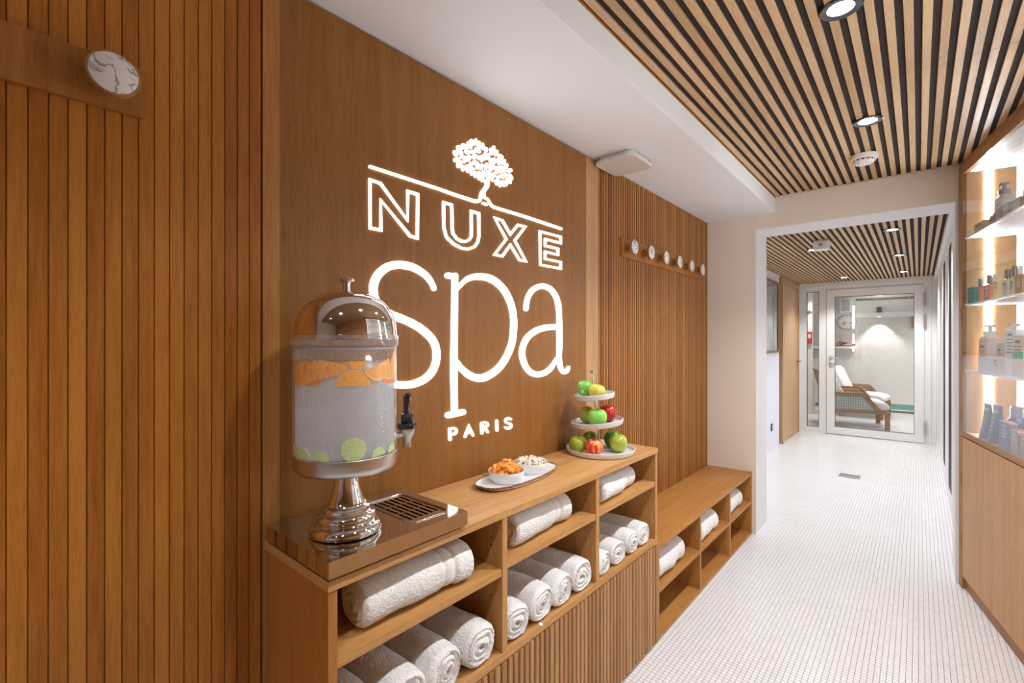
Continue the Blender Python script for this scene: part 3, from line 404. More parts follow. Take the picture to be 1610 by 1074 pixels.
for key, lab in (('N', 'outlined capital N'), ('U', 'outlined capital U'), ('X', 'outlined capital X'), ('E', 'outlined capital E'), ('s', 'large lower-case s'), ('p', 'large lower-case p'), ('a', 'large lower-case a'),
                 ('P', 'small capital P'), ('A', 'small capital A'), ('R', 'small capital R'), ('I', 'small capital I'), ('S', 'small capital S')):
    stroke_mesh(SIGN[0][key], 'letter', lab)
stroke_mesh(SIGN[0]['line'], 'trunk_line', 'thin line broken by the tree trunk')
stroke_mesh([], 'tree_leaves', 'round crown of small leaf shapes', ovals=SIGN[1])

# ================================================================== CABINETS
ZT, ZB = .873, .851
wt = MB().box(XW+.001, XF+.003, .470, 2.032, ZB, ZT).build('worktop', top_y, bevel=.0012)
tag(wt, 'long oak worktop carrying the drink dispenser, snack tray and fruit stand', 'worktop')
cb = empty('towel_cabinet', (-1.0, .47, 0)); tag(cb, 'tall oak cabinet with towel cubbies above ribbed doors under the worktop', 'cabinet')
CY0, CY1 = .4715, 2.030
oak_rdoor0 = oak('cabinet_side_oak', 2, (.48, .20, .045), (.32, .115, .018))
off = (-1.0, .47)
def part(b, name, m, par, **k):
    o = b.build(name, m, par, **k); return o
def LB(x0, x1, y0, y1, z0, z1, b=None): return (b or MB()).box(x0-off[0], x1-off[0], y0-off[1], y1-off[1], z0, z1)
part(LB(XW+.013, XF, CY0, CY0+.020, 0, ZB), 'side_panel', oak_rdoor0, cb, bevel=.001)
part(LB(XW+.013, XF, CY1-.022, CY1, 0, ZB), 'side_panel', cab_z, cb, bevel=.001)
DV = [(.990, 1.011), (1.500, 1.522)]
for y0, y1 in DV:
    part(LB(XW+.013, XF, y0, y1, .455, ZB), 'divider', cab_z, cb, bevel=.001)
for y0 in (.990, 1.500, CY1-.022):
    for z in (.66, .62, .785, .765):
        part(MB().cyl((XF-.045-off[0], y0-.0006-off[1], z), (XF-.045-off[0], y0+.004-off[1], z), .0025, n=8), 'shelf_hole', black_mat, cb)
part(LB(XW+.012, XW+.014, CY0, CY1, .02, ZB), 'back_panel', cab_z, cb)
BAYS = [(CY0+.020, .990), (1.011, 1.500), (1.522, CY1-.022)]
SH = (.722, .708)
for i, (y0, y1) in enumerate(BAYS):
    z1 = (.708, .722, .726)[i]
    part(LB(XW+.014, XF-.002, y0+.0005, y1-.0005, z1-.021, z1), 'shelf', cab_y, cb, bevel=.001)
part(LB(XW+.014, XF+.002, CY0+.0205, CY1-.0225, .448, .470), 'base_deck', cab_y, cb, bevel=.001)
part(LB(XW+.02, XF-.04, CY0+.021, CY1-.023, 0, .05), 'plinth', cab_y, cb)
gaps = [.4735, .728, .982, 1.237, 1.492, 1.752, 2.0305]
oak_rdoor = oak('oak_door_ribs', 2, (.50, .275, .115), (.30, .145, .05), board=.0255, baxis=1, boff=.003, var=.3)
for a, c in zip(gaps, gaps[1:]):
    b = MB(); y0 = a+.0026-off[1]; y1 = c-.0026-off[1]; x = XF+.0045-off[0]
    b.box(x-.0165, x-.007, y0, y1, .012, .444)
    n = 10; pt = (y1-y0)/n
    for k in range(n):
        p0 = y0+k*pt+.003*(k > 0); p1 = y0+(k+1)*pt-.003*(k < n-1); r = .0028
        b.prism([(x-.0072, p0), (x-r, p0), (x, p0+r), (x, p1-r), (x-r, p1), (x-.0072, p1)], .012, .444)
    o = b.build('door', oak_rdoor, cb)
# bench
bn = empty('towel_bench', (-1.0, 2.05, 0)); tag(bn, 'low oak bench with towel cubbies between the tall cabinet and the end wall', 'bench')
off = (-1.0, 2.05)
part(LB(XW+.001, XF+.002, 2.033, 3.617, .412, .431), 'bench_top', oak_y, bn, bevel=.0012)
part(LB(XW+.013, XF, 2.033, 2.052, 0, .412), 'side_panel', oak_z, bn, bevel=.001)
part(LB(XW+.013, XF, 3.600, 3.617, 0, .412), 'side_panel', oak_z, bn, bevel=.001)
for y in (2.578, 3.104): part(LB(XW+.013, XF, y, y+.018, .019, .412), 'divider', oak_z, bn, bevel=.001)
for y0, y1 in ((2.052, 2.578), (2.596, 3.104), (3.122, 3.600)): part(LB(XW+.013, XF-.001, y0+.0005, y1-.0005, .210, .229), 'shelf', oak_y, bn, bevel=.001)
part(LB(XW+.013, XF, 2.0525, 3.5995, .001, .0185), 'bottom_board', oak_y, bn, bevel=.001)
part(LB(XW+.012, XW+.0135, 2.034, 3.616, .0, .412), 'back_panel', oak_z, bn)

# ================================================================== TOWELS
def terry():
    m, nt, b = mat('white_terry'); L = nt.links.new
    tc = N(nt, 'ShaderNodeTexCoord')
    n = N(nt, 'ShaderNodeTexNoise', _Scale=330., _Detail=3.); v = N(nt, 'ShaderNodeTexVoronoi', _Scale=420.)
    L(tc.outputs['Object'], n.inputs['Vector']); L(tc.outputs['Object'], v.inputs['Vector'])
    cr = N(nt, 'ShaderNodeValToRGB'); e = cr.color_ramp.elements; e[0].position = .3; e[0].color = (.86, .83, .80, 1); e[1].position = .6; e[1].color = (.97, .955, .94, 1)
    L(n.outputs['Fac'], cr.inputs[0]); L(cr.outputs[0], b.inputs['Base Color'])
    ad = N(nt, 'ShaderNodeMath', operation='MULTIPLY_ADD'); ad.inputs[1].default_value = -.8; L(v.outputs['Distance'], ad.inputs[0]); L(n.outputs['Fac'], ad.inputs[2])
    bp = N(nt, 'ShaderNodeBump', _Strength=.8, _Distance=.0022); L(ad.outputs[0], bp.inputs['Height']); L(bp.outputs[0], b.inputs['Normal'])
    b.inputs['Roughness'].default_value = .95; b.inputs['Sheen Weight'].default_value = .3; b.inputs['Specular IOR Level'].default_value = .1
    return m
terry_m = terry()
def towel_mesh(L_, ry, rz, seed, turns=3.2, band=None, nt=150, nx=90, bulge=.03):
    """rolled towel lying along local X, bottom at z=0; +X end shows the spiral of the roll"""
    rnd = random.Random(seed); o3 = Vector((seed*3.7, seed*1.3, 0))
    def outline(th, sq=2.35):
        c, s = math.cos(th), math.sin(th)
        return ry*math.copysign(abs(c)**(2/sq), c), rz*math.copysign(abs(s)**(2/sq), s)
    flap = -1.05+rnd.uniform(-.2, .3)      # where the loose edge lies
    V = []; F = []
    def wob(x, y, z, amt): 
        p = Vector((x, y, z)); n_ = noise.noise(p*9+o3)*amt
        return n_
    def pt(x, th, s):                       # s: 0 centre .. 1 skin
        y, z = outline(th)
        d = ((th-flap) % (2*PI))/(2*PI)
        k = s*(1-.075*d)
        return x, y*k, z*k
    xs = [-L_/2+L_*i/nx for i in range(nx+1)]
    def crown(x):                           # rounding of the skin into the ends
        e = L_/2-abs(x); q = .012
        return 1-.16*(1-min(1, e/q))**2 if e < q else 1
    rows = []
    for x in xs:
        sc = crown(x)*(1+bulge*noise.noise(Vector((x*11, seed, 0))))
        if band is not None:
            u = (x-band*L_)
            if abs(u) < .02: sc *= 1-.05*(1-(abs(u)/.02)**4)
            sc *= 1-.085*math.exp(-((abs(u)-.017)/.006)**2)
        row = []
        for k in range(nt):
            th = 2*PI*k/nt; X_, y, z = pt(x, th, sc)
            n1 = wob(x, y, z, .0115)
            fz = 0 if (band is not None and abs(x-band*L_) < .02) else rnd.uniform(-.0014, .0014)
            l = math.hypot(y, z) or 1; y += y/l*(n1+fz); z += z/l*(n1*.6+fz)
            row.append(len(V)); V.append((x+rnd.uniform(-.0006, .0006), y, z))
        rows.append(row)
    for a, b_ in zip(rows, rows[1:]):
        for k in range(nt): F.append((a[k], a[(k+1) % nt], b_[(k+1) % nt], b_[k]))
    nr = 34
    for sgn, base in ((1, rows[-1]), (-1, rows[0])):
        prev = base
        for j in range(1, nr):
            s = 1-j/nr; row = []
            for k in range(nt):
                th = 2*PI*k/nt; d = ((th-flap) % (2*PI))/(2*PI)
                ph = s*turns+d*.9+noise.noise(Vector((s*2, th, seed)))*.42+noise.noise(Vector((math.cos(th)*1.5*s, math.sin(th)*1.5*s, seed+9)))*.5
                fr = ph-math.floor(ph)
                g = 1-abs(2*fr-1)           # 0 in the crease, 1 on the crest of a layer
                dep = .011*(g**.45-1)*min(1, (1-s)*9)*(.85+.7*noise.noise(Vector((s*3*math.cos(th), s*3*math.sin(th), seed+4))))-.006*(s < .12)
                X_, y, z = pt(0, th, crown(L_/2)*s)
                n1 = wob(L_/2*sgn, y, z, .015)
                row.append(len(V)); V.append((sgn*(L_/2+dep+.005*(1-s)+n1*.6+rnd.uniform(-.0007, .0007)), y+n1*.5+rnd.uniform(-.0006, .0006), z+rnd.uniform(-.0006, .0006)))
            for k in range(nt):
                q = (prev[k], prev[(k+1) % nt], row[(k+1) % nt], row[k]); F.append(q if sgn > 0 else q[::-1])
            prev = row
        c = len(V); V.append((sgn*(L_/2-.006), 0, 0))
        for k in range(nt):
            q = (prev[k], prev[(k+1) % nt], c); F.append(q if sgn > 0 else q[::-1])
    zmin = -rz*.93
    V = [(x, y, max(z, zmin)-zmin) for x, y, z in V]
    me = bpy.data.meshes.new('rolled_towel'); me.from_pydata(V, [], F); me.materials.append(terry_m)
    for p in me.polygons: p.use_smooth = True
    return me
rollm = [towel_mesh(.27, .0615, .056, s, turns=t) for s, t in ((1, 3.1), (2, 2.6), (3, 3.5), (4, 3.0))]
longm = [towel_mesh(.33, .058, .052, 11, 2.6, band=.24), towel_mesh(.31, .057, .051, 12, 3.0, band=.22), towel_mesh(.30, .055, .048, 13, 2.8, band=.2)]
def towel(me, x, y, z, rz, label, group, sc=(1, 1, 1), tilt=0):
    o = bpy.data.objects.new('rolled_towel', me); COL.objects.link(o)
    o.location = (x, y, z); o.rotation_euler = (tilt, 0, rz); o.scale = sc
    return tag(o, label, 'towel', group)
g = 'white towels rolled end-on above the doors'
deck = .4708
b1 = 'white towel in the near bottom cubby, '
for (y, i, s, t) in ((.557, 0, .93, 'at its far left'), (.668, 1, .95, 'second from the left, low in the frame'), (.786, 2, .97, 'third from the left with a folded end'), (.905, 3, .99, 'last on the right against the divider')):
    towel(rollm[i], -1.028, y, deck, .02*(i-1), b1+t, g, (1, s, 1.02*s+.02))
b2 = 'white towel in the middle bottom cubby, '
for (y, i, s, t) in ((1.071, 3, .93, 'at its far left'), (1.188, 0, .97, 'second from the left with a loose corner'), (1.309, 2, .95, 'third from the left'), (1.424, 1, .98, 'last on the right against the divider')):
    towel(rollm[i], -1.030, y, deck, .03*(1-i), b2+t, g, (1, s, s))
b3 = 'white towel in the far bottom cubby, '
for (y, i, s, t) in ((1.578, 2, .84, 'at its far left'), (1.690, 1, .86, 'second from the left'), (1.806, 3, .9, 'third from the left'), (1.922, 0, .9, 'last on the right against the end panel')):
    towel(rollm[i], -1.030, y, deck, .03*(i-2), b3+t, g, (1, s, s*.95))
g = 'white towels rolled lengthwise on the cabinet shelves'
towel(longm[0], -.962, .735, .7083, R(90)-.03, 'large white towel rolled lengthwise on the shelf under the drink dispenser', g)
towel(longm[1], -.966, 1.235, .7223, R(90)+.04, 'white towel rolled lengthwise on the middle shelf below the snack tray', g, (1, .98, .98))
towel(longm[2], -.962, 1.735, .7263, R(90)+.05, 'white towel rolled lengthwise on the shelf below the fruit stand', g, (1, .98, 1.0))
g = 'white towels rolled lengthwise in the low bench'
towel(longm[2], -.965, 2.26, .2293, R(90)-.03, 'white towel rolled lengthwise in the first bench cubby beside the tall cabinet', g, (1.05, 1.12, 1.32))
towel(longm[0], -.962, 2.80, .2293, R(90)+.03, 'white towel rolled lengthwise in the middle bench cubby', g, (.9, 1.06, 1.2))
towel(longm[1], -.965, 3.32, .2293, R(90)+.02, 'white towel rolled lengthwise in the last bench cubby by the end wall', g, (.88, 1.08, 1.22))
tg = MB().box(-.002, .010, -.006, .008, 0, .0006).build('care_label', plain('label_white', (.8, .8, .82), .5)); tg.location = (-.893, 1.168, .4715); tg.rotation_euler = (0, R(12), .4)
tag(tg, 'tiny white care label sticking out under a towel in the middle bottom cubby', 'label')

# ================================================================== DRINK DISPENSER
ty0, ty1, tx0, tx1, tz0, tz1 = .4665, .842, -1.168, -.876, .8805, .9155
tr = empty('drip_tray', (-1.02, .65, ZT)); tag(tr, 'polished steel drip tray with slotted grille under the drink dispenser', 'tray')
ox, oy, oz = -1.02, .65, ZT
b = MB(); gx0, gx1, gy0, gy1 = -1.115, -.915, .700, .812
def TB(b, x0, x1, y0, y1, z0, z1): return b.box(x0-ox, x1-ox, y0-oy, y1-oy, z0-oz, z1-oz)
TB(b, tx0, gx0, ty0, ty1, tz0, tz1); TB(b, gx1, tx1, ty0, ty1, tz0, tz1); TB(b, gx0, gx1, ty0, gy0, tz0, tz1); TB(b, gx0, gx1, gy1, ty1, tz0, tz1)
b.build('tray_body', tray_steel, tr, weld=True)
TB(MB(), gx0, gx1, gy0, gy1, tz0, tz0+.004).build('pan', black_mat, tr)
b = MB(); gz0, gz1 = tz1-.004, tz1-.0015
cols = [gx0+.010, gx0+.010+.0565, gx0+.010+.113]; cw = .051
rows = [gy0+.011+k*.0163 for k in range(6)]; rw_ = .0085
ys = [gy0]+[q for r_ in rows for q in (r_, r_+rw_)]+[gy1]; xs = [gx0]+[q for c_ in cols for q in (c_, c_+cw)]+[gx1]
for i in range(0, len(ys)-1, 2): TB(b, gx0, gx1, ys[i], ys[i+1], gz0, gz1)
for i in range(1, len(ys)-1, 2):
    for j in range(0, len(xs)-1, 2): TB(b, xs[j], xs[j+1], ys[i], ys[i+1], gz0, gz1)
b.build('grille', tray_steel, tr)
b = MB()
def rrect(x0, x1, y0, y1, r, n=6):
    P = []
    for cx, cy, a in ((x1-r, y1-r, 0), (x0+r, y1-r, 90), (x0+r, y0+r, 180), (x1-r, y0+r, 270)):
        for k in range(n+1): P.append((cx+r*math.cos(R(a+90*k/n)), cy+r*math.sin(R(a+90*k/n))))
    return P
P_ = rrect(gx0-.002-ox, gx1+.002-ox, gy0-.002-oy, gy1+.002-oy, .014)
b.tube([(x, y, tz1-oz+.0005) for x, y in P_+P_[:1]], .0022, 8)
b.build('grille_rim', tray_steel, tr, smooth='all')
for fy in (.49, .80): TB(MB(), -1.15, -.90, fy, fy+.02, ZT, tz0).build('foot', black_plastic, tr)

DX, DY = -1.0, .575
dp = empty('drink_dispenser', (DX, DY, tz1)); tag(dp, 'clear drink dispenser with a chrome dome lid, fruit water and a black tap', 'dispenser')
z_ = lambda z: z-tz1
RC = .1135
def lathe(name, m, prof, n=72, **k):
    return MB().lathe([(r, z_(z)) for r, z in prof], n).build(name, m, dp, smooth=k.pop('smooth', True), **k)
# foot: stacked rings, flared stem
lathe('foot', chrome, [(0, .9156), (.074, .9156), (.0785, .919), (.0795, .925), (.077, .932), (.070, .938), (.064, .9395), (.062, .942), (.064, .945), (.0665, .950), (.066, .956), (.0615, .961), (.055, .9635), (.053, .9655), (.0545, .969), (.054, .974), (.050, .978), (.0455, .980)])
st = [(.0455, .980)]
for k in range(13):
    t = k/12; st.append((.026+.0185*(1-t)**2.2, .981+t*.082))
lathe('stem', chrome, st)
lathe('steel_collar', steel, [(0, 1.060), (.10, 1.060), (.108, 1.0625), (.1125, 1.068), (.1145, 1.076), (.1150, 1.098), (.1135, 1.0995), (.110, 1.098)], n=96)
# fogged acrylic cylinder
def fog_mat():
    m = bpy.data.materials.new('fogged_acrylic'); m.use_nodes = True; nt = m.node_tree; nt.nodes.clear(); L = nt.links.new
    out = N(nt, 'ShaderNodeOutputMaterial'); t = N(nt, 'ShaderNodeBsdfTransparent'); t.inputs[0].default_value = (.97, .97, .98, 1)
    d = N(nt, 'ShaderNodeBsdfDiffuse'); d.inputs[0].default_value = (.78, .79, .82, 1)
    tl = N(nt, 'ShaderNodeBsdfTranslucent'); tl.inputs[0].default_value = (.82, .83, .86, 1)
    dt = N(nt, 'ShaderNodeMixShader'); dt.inputs[0].default_value = .5; L(d.outputs[0], dt.inputs[1]); L(tl.outputs[0], dt.inputs[2])
    tc = N(nt, 'ShaderNodeTexCoord')
    n1 = N(nt, 'ShaderNodeTexNoise', _Scale=560., _Detail=3.); L(tc.outputs['Object'], n1.inputs['Vector'])
    mp = N(nt, 'ShaderNodeMapping'); mp.inputs['Scale'].default_value = (1, 1, .07); L(tc.outputs['Object'], mp.inputs[0])
    n2 = N(nt, 'ShaderNodeTexNoise', _Scale=85., _Detail=2., _Distortion=.8); L(mp.outputs[0], n2.inputs['Vector'])
    cr = N(nt, 'ShaderNodeMapRange'); cr.inputs['From Min'].default_value = .42; cr.inputs['From Max'].default_value = .60; cr.inputs['To Min'].default_value = .14; cr.inputs['To Max'].default_value = .31; L(n1.outputs['Fac'], cr.inputs[0])
    # run-down drips are clearer
    dr_ = N(nt, 'ShaderNodeMapRange'); dr_.inputs['From Min'].default_value = .30; dr_.inputs['From Max'].default_value = .42; dr_.inputs['To Min'].default_value = .45; dr_.inputs['To Max'].default_value = 1.; L(n2.outputs['Fac'], dr_.inputs[0])
    ml = N(nt, 'ShaderNodeMath', operation='MULTIPLY'); L(cr.outputs[0], ml.inputs[0]); L(dr_.outputs[0], ml.inputs[1])
    # one round spot wiped clear
    vd = N(nt, 'ShaderNodeVectorMath', operation='DISTANCE'); L(tc.outputs['Object'], vd.inputs[0]); vd.inputs[1].default_value = SPOT
    wp = N(nt, 'ShaderNodeMapRange'); wp.inputs['From Min'].default_value = .0170; wp.inputs['From Max'].default_value = .0180; L(vd.outputs['Value'], wp.inputs[0])
    m2 = N(nt, 'ShaderNodeMath', operation='MULTIPLY'); L(ml.outputs[0], m2.inputs[0]); L(wp.outputs[0], m2.inputs[1])
    mx = N(nt, 'ShaderNodeMixShader'); L(m2.outputs[0], mx.inputs[0]); L(t.outputs[0], mx.inputs[1]); L(dt.outputs[0], mx.inputs[2])
    g = N(nt, 'ShaderNodeBsdfGlossy'); g.inputs['Roughness'].default_value = .08
    fr = fresnel(nt, 1.4); bp = N(nt, 'ShaderNodeBump', _Strength=.35, _Distance=.001); L(n1.outputs['Fac'], bp.inputs['Height']); L(bp.outputs[0], g.inputs['Normal'])
    m3 = N(nt, 'ShaderNodeMixShader'); L(fr.outputs[0], m3.inputs[0]); L(mx.outputs[0], m3.inputs[1]); L(g.outputs[0], m3.inputs[2]); L(m3.outputs[0], out.inputs[0])
    return m
sa = math.atan2(-DY, -DX)+R(41)          # towards the viewer, a little to the right
SPOT = (RC*math.cos(sa), RC*math.sin(sa), z_(1.317))
acry = fog_mat()
lathe('container', acry, [(RC, 1.098), (RC, 1.338), (RC+.0035, 1.342), (RC+.0045, 1.3635)], n=120)
def water_mat():
    m = bpy.data.materials.new('cloudy_water'); m.use_nodes = True; nt = m.node_tree; nt.nodes.clear(); L = nt.links.new
    out = N(nt, 'ShaderNodeOutputMaterial'); t = N(nt, 'ShaderNodeBsdfTransparent'); t.inputs[0].default_value = (.93, .94, .95, 1)
    tl = N(nt, 'ShaderNodeBsdfTranslucent'); tl.inputs[0].default_value = (.90, .91, .94, 1); d = N(nt, 'ShaderNodeBsdfDiffuse'); d.inputs[0].default_value = (.86, .87, .90, 1)
    dt = N(nt, 'ShaderNodeMixShader'); dt.inputs[0].default_value = .5; L(d.outputs[0], dt.inputs[1]); L(tl.outputs[0], dt.inputs[2])
    mx = N(nt, 'ShaderNodeMixShader'); mx.inputs[0].default_value = .72; L(t.outputs[0], mx.inputs[1]); L(dt.outputs[0], mx.inputs[2]); L(mx.outputs[0], out.inputs[0])
    return m
lathe('water', water_mat(), [(0, 1.10), (.1070, 1.10), (.1070, 1.303), (0, 1.303)], n=72)
# lid
dome = [(.1135, 1.364), (.1135, 1.372)]
for k in range(1, 19):
    t = PI/2*k/18; dome.append((.1130*math.cos(t)**.62 if k < 18 else 0.0, 1.372+.0905*math.sin(t)))
lathe('dome_lid', chrome, dome, n=96, smooth='all')
lathe('lid_rim', chrome, [(.1135, 1.3545), (.1165, 1.3555), (.1165, 1.364), (.1125, 1.3655)], n=96)
lathe('lid_collar', plain('grey_seal', (.35, .35, .37), .3), [(.1105, 1.333), (.1120, 1.333), (.1120, 1.3375), (.1105, 1.3375)], n=96)
lathe('knob', chrome, [(0, 1.4622), (.0145, 1.4622), (.0135, 1.464), (.0085, 1.4665), (.0085, 1.4835), (.0125, 1.488), (.0175, 1.491), (.0185, 1.4935), (.0165, 1.4952), (.008, 1.4945), (0, 1.494)], n=40)
# tap on the right-hand side
ta = R(84); tp = Vector((RC*math.cos(ta), RC*math.sin(ta), 0)); tu = Vector((math.cos(ta), math.sin(ta), 0))
tz = z_(1.116)
b = MB(); b.cyl(tuple(tp-tu*.004+Vector((0, 0, tz))), tuple(tp+tu*.038+Vector((0, 0, tz))), .0075).cyl(tuple(tp-tu*.0+Vector((0, 0, tz))), tuple(tp+tu*.006+Vector((0, 0, tz))), .014)
c_ = tp+tu*.046
T_ = Matrix.Translation((c_.x, c_.y, 0))
b.lathe([(0, z_(1.083)), (.010, z_(1.083)), (.0105, z_(1.103)), (.017, z_(1.113)), (.0195, z_(1.130)), (0, z_(1.130))], 32, T=T_)
b.build('tap_body', steel, dp, smooth=True)
b = MB(); b.lathe([(0, z_(1.130)), (.024, z_(1.130)), (.025, z_(1.133)), (.025, z_(1.141)), (.022, z_(1.144)), (0, z_(1.144))], 8, T=T_)
b.lathe([(.0145, z_(1.144)), (.0165, z_(1.149)), (.0165, z_(1.160)), (.0125, z_(1.167)), (0, z_(1.169))], 8, T=T_)
b.build('tap_valve', black_plastic, dp, bevel=.0008)
b = MB(); hh = [(0, 1.162, .0105), (.0005, 1.176, .0085), (.002, 1.192, .0082), (.001, 1.206, .0088), (-.004, 1.213, .0085), (-.010, 1.2155, .0065)]
b.tube([(c_.x+dx_*-.6, c_.y-dx_*.3, z_(z)) for dx_, z, r in hh], [r for _, _, r in hh], 12)
b.build('tap_lever', black_plastic, dp, smooth=True)
# fruit floating against the wall
def citrus(rind, flesh, pith):
    m, nt, b = mat('citrus_'+rind[0]); L = nt.links.new
    tc = N(nt, 'ShaderNodeAttribute', attribute_name='flat'); sx = N(nt, 'ShaderNodeSeparateXYZ'); L(tc.outputs['Vector'], sx.inputs[0])
    at = N(nt, 'ShaderNodeMath', operation='ARCTAN2'); L(sx.outputs[1], at.inputs[0]); L(sx.outputs[0], at.inputs[1])
    ms = N(nt, 'ShaderNodeMath', operation='MULTIPLY'); ms.inputs[1].default_value = 9/(2*PI); L(at.outputs[0], ms.inputs[0])
    fr = N(nt, 'ShaderNodeMath', operation='FRACT'); L(ms.outputs[0], fr.inputs[0])
    s = N(nt, 'ShaderNodeMath', operation='SUBTRACT'); s.inputs[1].default_value = .5; L(fr.outputs[0], s.inputs[0]); ab = N(nt, 'ShaderNodeMath', operation='ABSOLUTE'); L(s.outputs[0], ab.inputs[0])
    seg = N(nt, 'ShaderNodeMapRange'); seg.inputs['From Min'].default_value = .44; seg.inputs['From Max'].default_value = .48; L(ab.outputs[0], seg.inputs[0])
    ln = N(nt, 'ShaderNodeVectorMath', operation='LENGTH'); cxy = N(nt, 'ShaderNodeCombineXYZ'); L(sx.outputs[0], cxy.inputs[0]); L(sx.outputs[1], cxy.inputs[1]); L(cxy.outputs[0], ln.inputs[0])
    m1 = N(nt, 'ShaderNodeMix', data_type='RGBA'); L(seg.outputs[0], m1.inputs[0]); m1.inputs[6].default_value = (*flesh, 1); m1.inputs[7].default_value = (*pith, 1)
    r1 = N(nt, 'ShaderNodeMapRange'); r1.inputs['From Min'].default_value = rind[2]*.83; r1.inputs['From Max'].default_value = rind[2]*.87; L(ln.outputs['Value'], r1.inputs[0])
    m2 = N(nt, 'ShaderNodeMix', data_type='RGBA'); L(r1.outputs[0], m2.inputs[0]); L(m1.outputs[2], m2.inputs[6]); m2.inputs[7].default_value = (*pith, 1)
    r2 = N(nt, 'ShaderNodeMapRange'); r2.inputs['From Min'].default_value = rind[2]*.92; r2.inputs['From Max'].default_value = rind[2]*.94; L(ln.outputs['Value'], r2.inputs[0])
    m3 = N(nt, 'ShaderNodeMix', data_type='RGBA'); L(r2.outputs[0], m3.inputs[0]); L(m2.outputs[2], m3.inputs[6]); m3.inputs[7].default_value = (*rind[1], 1)
    L(m3.outputs[2], b.inputs['Base Color']); b.inputs['Roughness'].default_value = .3; b.inputs['Emission Strength'].default_value = 0; return m
org = citrus(('orange', (1.0, .27, .01), .037), (1.0, .42, .02), (1.0, .68, .22))
lim = citrus(('lime', (.45, .62, .10), .027), (.62, .80, .30), (.75, .85, .5))
def slice_(r, th, half, m, name, ang, z, roll, rad=.1103, lab='', flat=False, grp=''):
    """citrus slice lying against the curved wall of the tank (or flat on the water)"""
    n = 36; nr = 5; span = PI if half else 2*PI; V = []; Fl = []; F = []
    cols = n+1 if half else n
    def P(u, v, w):
        uu = u*math.cos(roll)-v*math.sin(roll); vv = u*math.sin(roll)+v*math.cos(roll)
        if flat: return (-w_flat+uu*0+vv, uu, w)
        a_ = uu/rad; return ((rad+w)*math.cos(a_)-rad, (rad+w)*math.sin(a_), vv)
    w_flat = 0
    for side in (th/2, -th/2):
        for i in range(nr+1):
            q = r*i/nr
            for k in range(cols):
                a_ = span*k/n; u, v = q*math.cos(a_), q*math.sin(a_)
                V.append(P(u, v, side)); Fl.append((u, v, 0))
    S = (nr+1)*cols
    for i in range(nr):
        for k in range(cols if not half else n):
            k2 = (k+1) % cols
            F.append((i*cols+k, i*cols+k2, (i+1)*cols+k2, (i+1)*cols+k)); F.append((S+i*cols+k, S+(i+1)*cols+k, S+(i+1)*cols+k2, S+i*cols+k2))
    for k in range(cols if not half else n):
        k2 = (k+1) % cols; o_ = nr*cols; F.append((o_+k, o_+k2, S+o_+k2, S+o_+k))
    if half:
        for i in range(nr):
            for k in (0, n): F.append((i*cols+k, (i+1)*cols+k, S+(i+1)*cols+k, S+i*cols+k))
    me = bpy.data.meshes.new(name); me.from_pydata(V, [], F); me.materials.append(m)
    at = me.attributes.new('flat', 'FLOAT_VECTOR', 'POINT'); at.data.foreach_set('vector', [c for p_ in Fl for c in p_])
    bm = bmesh.new(); bm.from_mesh(me); bmesh.ops.recalc_face_normals(bm, faces=bm.faces); bm.to_mesh(me); bm.free()
    o = bpy.data.objects.new(name, me); COL.objects.link(o)
    o.location = (DX+rad*math.cos(ang), DY+rad*math.sin(ang), z); o.rotation_euler.z = ang
    return tag(o, lab, 'fruit slice', grp)
va = math.atan2(-DY, -DX)
SL = 'fruit slices floating in the dispenser'
ol = 'orange slice in the dispenser, '
OS = [(8, 1.256, 0, .036, 'half round with its cut edge down in the front centre'), (-40, 1.303, 172, .046, 'big half round hanging just left of centre'), (-68, 1.302, 190, .044, 'hanging against the left wall'), (-54, 1.258, 8, .026, 'short piece between two hanging ones on the left'),
      (-14, 1.307, 170, .030, 'level with the surface near the middle'), (12, 1.308, 182, .018, 'thin strip floating above the central half round'), (36, 1.300, 200, .036, 'pointing down below the clear spot'), (55, 1.300, 235, .044, 'the long one pointing down at the right wall'),
      (72, 1.283, 285, .030, 'standing on end at the far right wall'), (-88, 1.300, 165, .036, 'at the far left wall'), (-25, 1.296, 140, .024, 'tilted piece between the centre and the left')]
for k_, (a_, z, roll, r_, lb) in enumerate(OS):
    slice_(r_, .0028, True, org, 'orange_slice', va+R(a_), z, R(roll), .1084+.0008*(k_ % 4), ol+lb, False, SL)
slice_(.037, .005, False, org, 'orange_slice', va+R(8), 1.306, 0, .066, ol+'whole round lying flat at the surface', True, SL)
slice_(.037, .005, False, org, 'orange_slice', va-R(62), 1.306, 0, .066, ol+'whole round lying flat at the left', True, SL)
ll = 'lime slice at the bottom of the dispenser, '
LS = [(8, 1.122, 0, .026, False, 'whole round facing the front'), (-52, 1.101, 5, .024, True, 'low piece on the left'), (-28, 1.101, -8, .020, True, 'low piece between the left and the centre'), (38, 1.101, 6, .018, True, 'low piece on the right'), (-76, 1.101, 0, .026, True, 'low piece at the far left'), (62, 1.101, 0, .018, True, 'low piece at the far right')]
for k_, (a_, z, roll, r_, hf, lb) in enumerate(LS):
    slice_(r_, .0028, hf, lim, 'lime_slice', va+R(a_), z, R(roll), .1086+.0008*(k_ % 3), ll+lb, False, SL)
